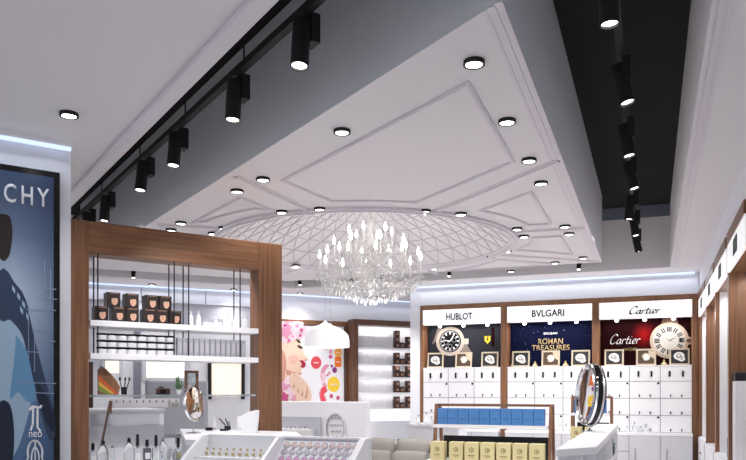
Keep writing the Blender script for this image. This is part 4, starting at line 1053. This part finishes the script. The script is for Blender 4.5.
# tester cards and cream box on the step
GC = 'tester cards on the step behind the glass shelf'
tc0 = None
for k in range(11):
    p = cp(110+k*6.6, 0, 1.3365, 0.95); lab = 'small white tester card under the glass shelf, %s from left' % ORD[k]
    if tc0 is None:
        tc0 = thing('tester_card', lab, 'card', tuple(p), TL, GC); MB().box(-0.033, 0.033, -0.004, 0.004, 0, 0.085).obj('card', WHITE, tc0); MB().box(-0.004, 0.004, -0.006, -0.0045, 0.045, 0.07).obj('printed_mark', INK, tc0)
    else: dup(tc0, p, TL, lab)
o = thing('small_box', 'small cream box on the white step left of the round tilting mirror', 'box', tuple(cp(174, 0, 1.3365, 0.45)), TL)
MB().box(-0.045, 0.045, -0.03, 0.03, 0, 0.06).obj('carton', mat('pale_cream', (208, 206, 196), 0.6), o); MB().box(-0.03, 0.03, -0.032, -0.0305, 0.015, 0.045).obj('printed_label', GREYC, o)
# things on the glass shelf
GZ = 1.463
o = thing('rainbow_board', 'leaf-shaped wooden board with rainbow stripes on the glass shelf', 'ornament', tuple(cp(109, 0, GZ, 0.11)), TL)
leaf = [(-0.085, 0), (0.07, 0), (0.085, 0.06), (0.05, 0.12), (-0.02, 0.20), (-0.06, 0.225), (-0.085, 0.19)]
MB().prism(leaf, -0.006, 0.012, 'y').obj('board', WOODM, o)
for i, (c, nm) in enumerate((((200, 90, 50), 'orange_stripe'), ((214, 170, 70), 'yellow_stripe'), ((120, 150, 70), 'green_stripe'))):
    a = 0.032*i
    MB().prism([(-0.08, 0.15-a*1.3), (-0.08, 0.115-a*1.3), (0.05-a, 0.005), (0.075-a, 0.005)], -0.0075-0.0008*i, -0.0062, 'y').obj('stripe', mat(nm, c, 0.6), o)
o = thing('brush_pot', 'black pot of makeup brushes on the glass shelf right of the rainbow board', 'brush pot', tuple(cp(124, 0, GZ, 0.11)), TL)
MB().lathe([(0.022, 0), (0.025, 0.06), (0.022, 0.06), (0.02, 0.01), (0, 0.01)], n=14).obj('pot', BLACKG, o, smooth=True)
for dx, t in ((-0.012, -0.02), (0.0, 0.01), (0.012, 0.03)): MB().cyl((dx, 0, 0.012), (dx+t, 0, 0.12), 0.004, n=6).ball((dx+t, 0, 0.125), 0.008, 0.008, 0.016).obj('brush', BLACK, o)
o = thing('camera_ornament', 'brown camera-shaped ornament on the glass shelf', 'ornament', tuple(cp(163, 0, GZ, 0.11)), TL)
MB().box(-0.055, 0.055, -0.022, 0.022, 0, 0.05).obj('body', DBROWN, o, bevel=0.006); MB().cyl((-0.01, -0.05, 0.027), (-0.01, -0.0225, 0.027), 0.02, n=16).obj('lens', BLACKG, o); MB().box(-0.035, 0.0, -0.012, 0.012, 0.051, 0.065).obj('viewfinder', DBROWN, o); MB().cyl((0.038, 0, 0.051), (0.038, 0, 0.06), 0.011, n=12).obj('dial', STEEL, o)
o = thing('potted_plant', 'small green leafy plant in a white pot on the glass shelf', 'plant', tuple(cp(179, 0, GZ, 0.11)), TL)
MB().lathe([(0.018, 0), (0.025, 0.04), (0.021, 0.04), (0.0, 0.034)], n=14).obj('pot', WHITE, o, smooth=True)
mb = MB()
for k in range(16):
    a = 2.4*k; r = 0.012+0.022*random.random(); h = 0.06+0.11*random.random(); c, s_ = math.cos(a), math.sin(a)
    mb.add([(0.005*c, 0.005*s_, 0.035), (r*c-0.011*s_, r*s_+0.011*c, h*0.7), (r*1.5*c, r*1.5*s_, h), (r*c+0.011*s_, r*s_-0.011*c, h*0.7)], [(0, 1, 2, 3)])
mb.obj('leaves', GREEN, o)
o = thing('standing_frame', 'brown wooden standing frame on the glass shelf behind the round mirror', 'picture frame', tuple(cp(191.5, 0, GZ, 0.125)), TL)
mb = MB(); w, h, t = 0.058, 0.20, 0.02
mb.box(-w, -w+t, -0.01, 0.01, 0, h); mb.box(w-t, w, -0.01, 0.01, 0, h); mb.box(-w+t, w-t, -0.01, 0.01, 0, t); mb.box(-w+t, w-t, -0.01, 0.01, h-t, h); mb.obj('wooden_rim', WOODD, o); MB().box(-w+t, w-t, -0.002, 0.003, t, h-t).obj('glass', SHELFG, o)

# grey chair and red striped stack deeper in the shop
p = at_h(172, 392, -0.02); 
o = thing('salon_chair', 'grey upholstered salon chair behind the walnut frame', 'chair', (-2.25, 8.3, 0), 0.25)
MB().box(-0.36, 0.34, -0.05, 0.07, 0.95, 1.635).obj('backrest', mat('chair_grey_leather', (158, 160, 168), 0.5), o, bevel=0.05, seg=4)
MB().box(-0.34, 0.32, -0.58, -0.06, 0.74, 0.86).obj('seat', MATS['chair_grey_leather'], o, bevel=0.04, seg=3); MB().cyl((0, -0.28, 0.05), (0, -0.28, 0.739), 0.04, n=14).box(-0.03, 0.03, -0.1, 0.02, 0.80, 1.0).obj('pedestal', CHROME, o); MB().lathe([(0.26, 0), (0.26, 0.02), (0.06, 0.05), (0, 0.05)], (0, -0.28, 0), 24).obj('base', CHROME, o, smooth=True)
cab = thing('storage_rack', 'dark-framed rack of orange and white boxes just right of the left walnut post', 'rack', tuple(Lw(1.52, 7.2)), TL)
MB().box(0.07, 0.11, 0, 0.3, 0, 1.77).obj('upright', DBROWN, cab); MB().box(-0.25, 0.07, 0, 0.3, 1.27, 1.29).box(-0.25, 0.07, 0, 0.3, 0.0, 0.02).box(-0.25, 0.07, 0.28, 0.3, 0.02, 1.27).obj('shelf', WHITEM, cab)
ORNG = mat('orange_carton', (206, 110, 70), 0.6)
for k in range(4):
    o = thing('flat_box', '%s flat box of the orange and white stack beside the left walnut post' % ('lowest orange', 'lower white', 'upper orange', 'topmost white')[k], 'box', tuple(Lw(1.42, 7.28, 1.2905+k*0.047)), TL, 'flat boxes stacked in the dark rack')
    MB().box(-0.12, 0.12, 0, 0.2, 0, 0.038).obj('carton', ORNG if k % 2 == 0 else WHITE, o); MB().box(-0.122, 0.122, -0.002, 0.202, 0.0385, 0.046).obj('lid', ORNG if k % 2 == 0 else WHITE, o)

# =================================================================== white makeup counter in front of the frame
MZ = 1.15
def mt(x, y): return at_h(x, y, MZ-EYE)
poly = [mt(180, 428.6), mt(296, 431.6), None, None]
poly[2] = Vector((-0.40, 4.66, 0)); poly[3] = Vector((-1.32, 5.07, 0))
mc = thing('makeup_counter', 'white makeup counter in front of the right walnut post', 'counter', (-0.9, 5.4, 0))
pts = [(p.x+0.9, p.y-5.4) for p in poly]
MB().prism(pts, MZ-0.04, MZ, 'z').obj('counter_top', WHITE, mc)
cx_ = sum(p[0] for p in pts)/4; cy_ = sum(p[1] for p in pts)/4
MB().prism([(cx_+(a-cx_)*0.97, cy_+(b-cy_)*0.97) for a, b in pts], 0, MZ-0.041, 'z').obj('body', WHITEM, mc)
MZ1 = MZ+0.0005
# round tilting mirror
p = mt(193.5, 433.5); 
o = thing('vanity_mirror', 'round tilting makeup mirror on a clear stand on the white makeup counter', 'mirror', (p.x, p.y, MZ1), math.radians(72))
MB().lathe([(0.06, 0), (0.06, 0.006), (0.012, 0.014), (0.008, 0.03), (0, 0.03)], n=24).obj('base', GLASS, o, smooth=True)
MB().cyl((0, 0, 0.031), (0, 0, 0.092), 0.006, n=10).obj('stem', STEEL, o)
mm = MB().lathe([(0.0, 0.012), (0.12, 0.012), (0.136, 0.008), (0.14, 0.0), (0.136, -0.008), (0.10, -0.022), (0.0, -0.03)], n=40).obj('mirror_head', CHROME, o, smooth=True)
mm.scale = (1.06, 1.06, 1.0); mm.location = (0, 0, 0.245); mm.rotation_euler = (math.radians(84), math.radians(4), 0)
gl = MB().lathe([(0.118, 0.0125), (0.0, 0.0135)], n=40).obj('mirror_glass', MIRROR, mm, smooth=True)
# small makeup things
def small(name, lab, cat, x, y, build, group=None, rot=0.2):
    p = mt(x, y); o = thing(name, lab, cat, (p.x, p.y, MZ1), rot, group); build(o); return o
small('compact', 'round black powder compact on the white makeup counter', 'compact', 209, 430.5, lambda o: (MB().lathe([(0.028, 0), (0.032, 0.006), (0.032, 0.016), (0, 0.016)], n=20).obj('case', BLACKG, o, smooth=True), MB().lathe([(0.032, 0.0165), (0.03, 0.026), (0, 0.028)], n=20).obj('lid', BLACKG, o, smooth=True)))
small('compact', 'flat black makeup palette right of the white tube on the makeup counter', 'compact', 224, 430.8, lambda o: (MB().box(-0.035, 0.035, -0.025, 0.025, 0, 0.010).obj('case', BLACK, o, bevel=0.003), MB().box(-0.035, 0.035, -0.025, 0.025, 0.0105, 0.018).obj('lid', BLACKG, o, bevel=0.003)))
small('brush_holder', 'black holder with slanted makeup brushes on the makeup counter', 'brush holder', 227.5, 427.9 if False else 430.0, lambda o: (MB().box(-0.028, 0.028, -0.018, 0.018, 0, 0.035).obj('block', BLACKG, o, bevel=0.004),
      MB().cyl((-0.012, 0, 0.036), (-0.075, 0.01, 0.105), 0.005, n=8).obj('brush', BLACK, o), MB().cyl((0.006, 0, 0.036), (-0.018, 0.0, 0.10), 0.005, n=8).obj('brush', BLACK, o), MB().cyl((0.015, 0, 0.036), (0.01, 0, 0.075), 0.011, n=10).obj('cap', STEEL, o)))
small('cream_tube', 'white cream tube right of the round mirror on the makeup counter', 'tube', 214, 430.0, lambda o: (MB().lathe([(0.018, 0.022), (0.019, 0.06), (0.012, 0.115), (0, 0.118)], n=14).obj('body', WHITE, o, smooth=True), MB().cyl((0, 0, 0), (0, 0, 0.0215), 0.016, n=14).obj('cap', GREYPW, o)))
small('cream_tube', 'taller white tube right of the black brush holder on the makeup counter', 'tube', 239, 430.6, lambda o: (MB().lathe([(0.017, 0.026), (0.018, 0.08), (0.012, 0.125), (0, 0.127)], n=14).obj('body', WHITE, o, smooth=True), MB().cyl((0, 0, 0), (0, 0, 0.0255), 0.016, n=14).obj('cap', WHITEM, o)))
small('cream_tube', 'pale gold tube beside the two white tubes on the makeup counter', 'tube', 244.5, 430.9, lambda o: (MB().lathe([(0.015, 0.024), (0.016, 0.07), (0.012, 0.098), (0, 0.1)], n=14).obj('body', mat('ivory_tube', (222, 216, 200), 0.4), o, smooth=True), MB().cyl((0, 0, 0), (0, 0, 0.0235), 0.014, n=14).obj('cap', STEEL, o)))
# fin-shaped white stand
p = mt(249, 433.2)
o = thing('display_fin', 'curved white fin-shaped stand in front of the right walnut post', 'display stand', (p.x, p.y, MZ1), TR)
fin = [(-0.062, 0.0), (0.072, 0.0), (0.085, 0.10), (0.092, 0.185), (0.070, 0.188), (0.0, 0.172), (-0.05, 0.146), (-0.082, 0.128), (-0.074, 0.06)]
MB().prism(fin, -0.012, 0.012, 'y').obj('panel', WHITE, o, bevel=0.004); MB().box(-0.06, 0.07, 0.013, 0.07, 0.0, 0.008).obj('foot', WHITE, o)

# =================================================================== makeup tester stand (two sloped modules)
tvb, tz = 4.10, 1.208
u0, ud, u1 = -2.76, -2.185, -1.59
ts = thing('makeup_tester_stand', 'white two-bay makeup tester stand with sloped trays in the front of the photo', 'display stand', tuple(Rw((u0+u1)/2, tvb)), TR)
hw = (u1-u0)/2; dd = ud-(u0+u1)/2
MB().box(-hw, hw, -0.62, 0, 0, 0.80).obj('base', WHITEM, ts)
th = 0.022
mb = MB().box(-hw, hw, -0.03, 0, 0.801, tz)
mb.obj('back_panel', WHITE, ts, bevel=0.003)
for x in (-hw+0.002, dd-th/2, hw-th-0.02):
    MB().prism([(-0.032, 0.801), (-0.032, tz-0.002), (-0.10, tz-0.002), (-0.62, tz-0.34), (-0.62, 0.801)], x, x+th+(0.02 if x > 0.3 else 0), 'x').obj('side_panel', WHITE, ts, bevel=0.003)
def tray(xa, xb):
    pts = [(-0.033, tz-0.025), (-0.36, tz-0.385), (-0.60, tz-0.39), (-0.60, 0.802), (-0.033, 0.802)]
    return MB().prism(pts, xa, xb, 'x').obj('tray', WHITE, ts)
lx0, lx1 = -hw+0.002+th+0.001, dd-th/2-0.001
rx0, rx1 = dd+th/2+0.001, hw-th-0.021
sl = 0.36/0.327
def tray_z(y): return tz-0.025+(y+0.033)*sl
# right module: plain sloped tray with rows of round powder pans
tR_ = tray(rx0, rx1)
MB().box(rx0+0.01, rx1-0.01, -0.038, -0.0305, tz-0.024, tz-0.012).obj('ledge', GREYPW, ts)
ang = math.atan(sl)
for r, (y, m, hf, nm) in enumerate(((-0.062, PEACHP, 0, 'pale peach'), (-0.098, GREYPW, 0, 'pale grey'), (-0.136, PINKP, 0, 'pink'), (-0.174, mat('rose_powder', (198, 128, 168), 0.6), 0, 'rose'))):
    n = 10
    for k in range(n):
        x = rx0+0.035+(rx1-rx0-0.07)*k/(n-1)
        o = thing('powder_pan', '%s round powder tester in the right tray, %s from left, %s row' % (nm, ORD[k], ('back', 'second', 'third', 'front')[r]), 'powder tester',
                  tuple(Rw((u0+u1)/2+x, tvb+y, tray_z(y)+0.001)), TR, 'powder testers in the right tray')
        o.rotation_euler = (ang, 0, TR)
        MB().lathe([(0.0225, 0), (0.0235, 0.006), (0.020, 0.006), (0.019, 0.003), (0, 0.003)], n=18).obj('rim', GREYPW, o, smooth=True); MB().lathe([(0.0188, 0.0035), (0.016, 0.0055), (0, 0.006)], n=16).obj('powder', m, o, smooth=True)
# left module: stepped tray with a row of small bottles
MB().box(lx0, lx1, -0.20, -0.033, 0.802, tz-0.135).obj('step', WHITE, ts)
MB().prism([(-0.201, 0.802), (-0.201, tz-0.150), (-0.60, tz-0.40), (-0.60, 0.802)], lx0, lx1, 'x').obj('tray', WHITE, ts)
nb0 = None
for k in range(10):
    x = lx0+0.045+(lx1-lx0-0.09)*k/9; p = Rw((u0+u1)/2+x, tvb-0.12, tz-0.1345); lab = 'little clear bottle with gold cap on the left tester step, %s from the left' % ORD[k]
    if nb0 is None:
        nb0 = thing('sample_bottle', lab, 'bottle', tuple(p), TR, 'sample bottles on the left tester step')
        MB().box(-0.014, 0.014, -0.010, 0.010, 0, 0.038).obj('glass_body', mat('frosted_glass', (226, 226, 226), 0.3), nb0, bevel=0.003); MB().cyl((0, 0, 0.0385), (0, 0, 0.054), 0.007, n=12).obj('cap', GOLD, nb0); MB().box(-0.011, 0.011, -0.0115, -0.0103, 0.008, 0.024).obj('printed_label', GOLDP, nb0)
    else: dup(nb0, p, TR, lab)

# =================================================================== white kiosk with oval medallion
kv = 6.50
ku0, ku1 = -3.62, -2.60
kz = 1.383
kk = thing('kiosk', 'white kiosk with an embossed oval medallion in front of the pink flower poster', 'kiosk', tuple(Rw((ku0+ku1)/2, kv)), TR)
hw = (ku1-ku0)/2
MB().box(-hw, hw, 0.03, 0.16, 0, kz).obj('body', WHITE, kk, bevel=0.004)
def kx(x, y): u, z = on_wall(x, y, TR, kv); return u-(ku0+ku1)/2, z
nx0, nz1 = kx(282, 416.5); nx1, nz0 = kx(320, 427)
MB().box(-hw+0.002, nx1, 0.005, 0.0295, nz0-0.10, nz1).obj('niche_panel', GREYP, kk)
mb = MB()
MB().box(-hw+0.002, nx1-0.06, -0.10, 0.004, nz0-0.12, nz0-0.02).obj('tray', WHITE, kk, bevel=0.003)
for k in range(7): 
    x = kx(284+k*4.6, 420)[0]; mb.lathe([(0.014, 0), (0.016, 0.03), (0.0, 0.032)], (x, -0.05, nz0-0.0195), 8)
mb.obj('sample_row', GREYC, kk, smooth=True)
mx, mz_ = kx(334.5, 429)
mdl = MB().ring(mx, mz_, 0.100, 0.114, 0.012, 0.0295, 0, 40, 1.5).obj('medallion', WHITEM, kk, smooth=True)
mb = MB()
mb.ring(mx, mz_, 0.086, 0.092, 0.020, 0.0295, 0, 36, 1.5)
for dx, dz, w in ((-0.025, 0.085, 0.012), (0.0, 0.088, 0.010), (0.025, 0.085, 0.012), (-0.045, 0.03, 0.010), (-0.022, 0.03, 0.009), (0.0, 0.03, 0.010), (0.022, 0.03, 0.009), (0.045, 0.03, 0.010), (-0.035, -0.02, 0.010), (-0.012, -0.02, 0.009), (0.012, -0.02, 0.009), (0.035, -0.02, 0.010), (-0.012, -0.07, 0.010), (0.012, -0.07, 0.009)):
    mb.box(mx+dx*1.2-w*0.8, mx+dx*1.2+w*0.8, 0.022, 0.0295, mz_+dz*1.2-0.010, mz_+dz*1.2+0.010)
mb.obj('relief', GREYC, mdl)

# =================================================================== wooden A-frame display of blue and gold cartons
def a_frame(label, loc, rot, w, nblue, ngold, zt, where, gap_after=None):
    o = thing('display_rack', label, 'display rack', tuple(loc), rot, 'wooden A-frame display racks')
    h = w/2
    for sx in (-1, 1):
        x0, x1 = (sx*h-0.014, sx*h+0.014)
        MB().prism([(-0.30, 0), (-0.25, 0), (-0.045, zt), (-0.09, zt)], x0, x1, 'x').obj('leg', WOODM, o)
        MB().prism([(0.30, 0), (0.25, 0), (0.045, zt-0.001), (0.09, zt-0.001)], x0, x1, 'x').obj('leg', WOODM, o)
    MB().box(-h-0.014, h+0.014, -0.044, 0.044, zt-0.026, zt).obj('top_bar', WOODX, o)
    zs = zt-0.215
    MB().box(-h-0.03, h-0.024, -0.13, 0.12, zs-0.035, zs).obj('upper_shelf', WHITE, o)
    zl = zt-0.575
    MB().box(-h-0.04, h-0.024, -0.34, 0.18, zl-0.035, zl).obj('lower_shelf', WHITE, o)
    MB().box(-h+0.05, h-0.03, 0.03, 0.05, zl+0.0005, zl+0.235).obj('back_tray', INK, o)
    M = Matrix.Translation(loc) @ Matrix.Rotation(rot, 4, 'Z')
    step = (w-0.08)/nblue; bw = step-0.004
    b0 = None
    for k in range(nblue):
        p = M @ Vector((-h+0.026+step*(k+0.5), -0.125, zs+0.001)); lab = 'blue carton on %s, %s from left' % (where, ORD[k])
        if b0 is None:
            b0 = thing('blue_carton', lab, 'carton', tuple(p), rot, 'blue cartons on '+where); MB().box(-bw/2, bw/2, 0, 0.075, 0, 0.125).obj('box', BLUE, b0, bevel=0.002); MB().box(-bw/2, bw/2, 0, 0.075, 0.1255, 0.168).obj('lid', BLUE, b0, bevel=0.002)
            MB().box(-bw*0.3, bw*0.3, -0.0015, -0.0003, 0.06, 0.066).obj('printed_line', BLUED, b0)
        else: dup(b0, p, rot, lab)
    g0 = None; gs = (w-0.02)/(ngold+0.25); gw = min(0.142, gs-0.005)
    for k in range(ngold):
        p = M @ Vector((-h+0.03+gs*(k+0.5 if k == 0 else k+0.72)-0.03, -0.33, zl+0.001)); lab = 'cream gold carton on %s, %s from left' % (where, ORD[k])
        if g0 is None:
            g0 = thing('gold_carton', lab, 'carton', tuple(p), rot, 'cream gold cartons on '+where); MB().box(-gw/2, gw/2, 0, 0.12, 0, 0.19).obj('box', CREAM, g0, bevel=0.002)
            mb = MB(); mb.ring(0, 0.115, 0.018, 0.026, -0.0015, -0.0003, 0, 18); mb.disc(0.004, 0.115, 0.011, 0.011, -0.0015, -0.0003, 0, 12); mb.box(-0.035, 0.035, -0.0015, -0.0003, 0.055, 0.064, 0); mb.box(-0.022, 0.022, -0.0015, -0.0003, 0.04, 0.045, 0)
            mb.obj('printed_emblem', CREAMD, g0)
        else: dup(g0, p, rot, lab)
    return o
RKz = 1.355
a_frame('wooden A-frame display rack with ten blue cartons above cream gold cartons', Rw(-1.53, 7.45), TR, 1.19, 10, 7, RKz, 'the front A-frame rack')
p2 = Vector(((582-373)/F*9.6, 9.6, 0))
a_frame('wooden A-frame display rack behind the large round chrome mirror', Vector((2.83, 9.30, 0)), TR, 0.48, 4, 3, 1.42, 'the rack behind the chrome mirror')

# =================================================================== slim white counter with the large chrome mirror
wz = 1.10
cnt = thing('mirror_counter', 'slim white counter carrying the large round chrome mirror', 'counter', tuple(Rw(-0.48, 6.9)), TR)
MB().prism([(-0.115, -1.95), (0.125, -1.62), (0.125, 2.0), (-0.115, 2.0)], wz-0.05, wz, 'z').obj('counter_top', WHITE, cnt)
mb = MB().prism([(-0.105, -1.92), (0.04, -1.72), (0.04, 1.99), (-0.105, 1.99)], 0, wz-0.051, 'z'); mb.obj('body', WHITEM, cnt)
for y in (-1.60, -0.4, 0.8, 1.96): MB().box(0.041, 0.115, y, y+0.03, 0, wz-0.051).obj('divider', WHITE, cnt)
MB().box(0.041, 0.118, -1.57, 1.955, 0.70, 0.72).obj('shelf', WHITE, cnt) if False else None
MB().box(0.041, 0.115, -1.565, -0.405, 0.78, 0.80).obj('shelf', WHITE, cnt); MB().box(0.041, 0.115, -0.365, 0.795, 0.78, 0.80).obj('shelf', WHITE, cnt); MB().box(0.041, 0.115, 0.835, 1.955, 0.78, 0.80).obj('shelf', WHITE, cnt)
for k, (y, hh, m, lab) in enumerate(((1.5, .16, TEAL, 'teal bottle on the side shelf of the slim white counter'), (1.3, .13, BLACKG, 'black bottle in front of the teal bottle on the slim counter side shelf'), (1.12, .12, DBROWN, 'brown bottle nearest the camera on the side shelf of the slim counter'))):
    o = thing('bottle', lab, 'bottle', tuple(Rw(-0.48+0.078, 6.9+y, 0.8005)), TR, 'bottles on the side shelf')
    MB().lathe([(0.03, 0), (0.032, 0.01), (0.032, hh*0.7), (0.012, hh*0.8), (0, hh*0.8)], n=16).obj('body', m, o, smooth=True); MB().cyl((0, 0, hh*0.802), (0, 0, hh), 0.014, n=12).obj('cap', BLACKG, o)
p = at_h(590, 431.5, wz-EYE)
bm_ = thing('round_mirror', 'large round chrome mirror seen almost edge-on on the slim white counter', 'mirror', (p.x, p.y, wz+0.0005), math.radians(-88))
MB().lathe([(0.07, 0), (0.07, 0.008), (0.02, 0.02), (0.014, 0.03), (0, 0.03)], n=24).obj('base', CHROME, bm_, smooth=True)
MB().cyl((0, 0, 0.031), (0, 0, 0.06), 0.012, n=12).obj('stem', CHROME, bm_)
hd = MB().lathe([(0.245, 0.05), (0.262, 0.058), (0.285, 0.052), (0.298, 0.03), (0.298, -0.03), (0.285, -0.055), (0.24, -0.07), (0.0, -0.075), (0.0, 0.035), (0.24, 0.035), (0.245, 0.05)], n=56, caps=False).obj('mirror_head', CHROME, bm_, smooth=True)
hd.location = (0, 0, 0.355); hd.rotation_euler = (math.radians(86), math.radians(0), 0)
MB().lathe([(0.239, 0.037), (0.0, 0.038)], n=48).obj('mirror_glass', MIRROR, hd, smooth=True)
bd = MB()
for zz in (-0.052, 0.046): bd.lathe([(0.289, zz-0.006), (0.2945, zz), (0.289, zz+0.006), (0.28, zz), (0.289, zz-0.006)], n=56, caps=False)
bd.lathe([(0.2982, -0.022), (0.2995, 0.0), (0.2982, 0.022), (0.29, 0.0), (0.2982, -0.022)], n=56, caps=False).obj('rim_band', BLACKG, hd, smooth=True)

# =================================================================== sofa, white counter behind it, glassware
sv = 8.75
so = thing('sofa', 'grey fabric sofa with back cushions in front of the white bar counter', 'sofa', tuple(Rw(-2.65, sv)), TR)
MB().box(-0.95, 0.95, -0.45, 0.40, 0.08, 0.42).obj('base', SOFAM, so, bevel=0.03); MB().box(-0.95, 0.95, 0.20, 0.41, 0.42, 0.78).obj('backrest', SOFAM, so, bevel=0.05, seg=3)
for sx in (-1, 1): MB().box(sx*0.95-0.08, sx*0.95+0.08, -0.45, 0.41, 0.42, 0.60).obj('armrest', SOFAM, so, bevel=0.04, seg=3)
for x, y in ((-0.85, -0.4), (0.85, -0.4), (-0.85, 0.35), (0.85, 0.35)): MB().cyl((x, y, 0), (x, y, 0.079), 0.025, 0.03, n=10).obj('leg', WOODD, so)
def cushion(w, h, d, name, par, m):
    n = 10; mb = MB(); vs = []
    for sgn in (1, -1):
        for i in range(n+1):
            for j in range(n+1):
                a, b = i/n*2-1, j/n*2-1; t = (1-a**4)*(1-b**4); pin = 1-0.06*(a*a*b*b)
                vs.append((a*w/2*pin, sgn*(-d/2*t**0.6), h/2+b*h/2*pin))
    k = (n+1)**2; fs = []
    for s_ in (0, 1):
        for i in range(n):
            for j in range(n): q = s_*k+i*(n+1)+j; fs.append((q, q+1, q+n+2, q+n+1))
    mb.add(vs, fs); bm = mb.obj(name, m, par, smooth=True); return bm
for k in range(4):
    c = cushion(0.46, 0.40, 0.20, 'back_cushion', so, SOFAM2); c.location = (-0.70+0.467*k, 0.10, 0.475); c.rotation_euler = (math.radians(-10), 0, 0)
MB().box(-0.865, 0.865, -0.46, 0.19, 0.421, 0.47).obj('seat', SOFAM, so, bevel=0.02)
for k, x in enumerate((-0.66, -0.19, 0.28)):
    o = thing('throw_pillow', '%s grey throw pillow leaning on the grey sofa cushions' % ('leftmost', 'middle', 'right-hand')[k], 'pillow', tuple(Rw(-2.65+x, sv-0.19, 0.4715)), TR, 'grey throw pillows on the sofa')
    o.rotation_euler = (math.radians(-14), 0, TR); cushion(0.455, 0.27, 0.16, 'cover', o, SOFAM)
bc = thing('bar_counter', 'low white bar counter with glass bottles behind the grey sofa', 'counter', tuple(Rw(-2.95, 9.9)), TR)
MB().box(-0.33, 0.42, 0, 0.5, 0, 0.98).obj('body', WHITEM, bc); MB().box(-0.35, 0.44, -0.02, 0.52, 0.981, 1.01).obj('counter_top', WHITE, bc)
GLG = 'small clear glass bottles'
def glass_bottle(p, rot, hh, r, lab):
    o = thing('glass_bottle', lab, 'bottle', tuple(p), rot, GLG)
    MB().lathe([(r, 0), (r*1.05, 0.01), (r, hh*0.55), (r*0.4, hh*0.72), (r*0.35, hh*0.85), (0, hh*0.85)], n=14).obj('body', GLASS, o, smooth=True); MB().cyl((0, 0, hh*0.852), (0, 0, hh), r*0.45, n=10).obj('cap', STEEL, o)
for k, (x, hh) in enumerate(((-0.20, .13), (-0.08, .17), (0.0, .11), (0.09, .15), (0.24, .12), (0.34, .14))): glass_bottle(Rw(-2.95+x, 9.99, 1.0105), TR, hh, .03, 'clear glass bottle on the white bar counter behind the sofa, %s from the left' % ORD[k])
for k, (x, hh) in enumerate(((560, .10), (566, .12), (627, .09), (634.5, .16), (641, .10), (646, .13))):
    u = on_wall(x, 425, TR, VW-0.12)[0]; glass_bottle(Rw(u, VW-0.12, 0.8405), TR, hh, .032, 'clear glass bottle on the ledge under the watch bays, %s from left' % ORD[k])
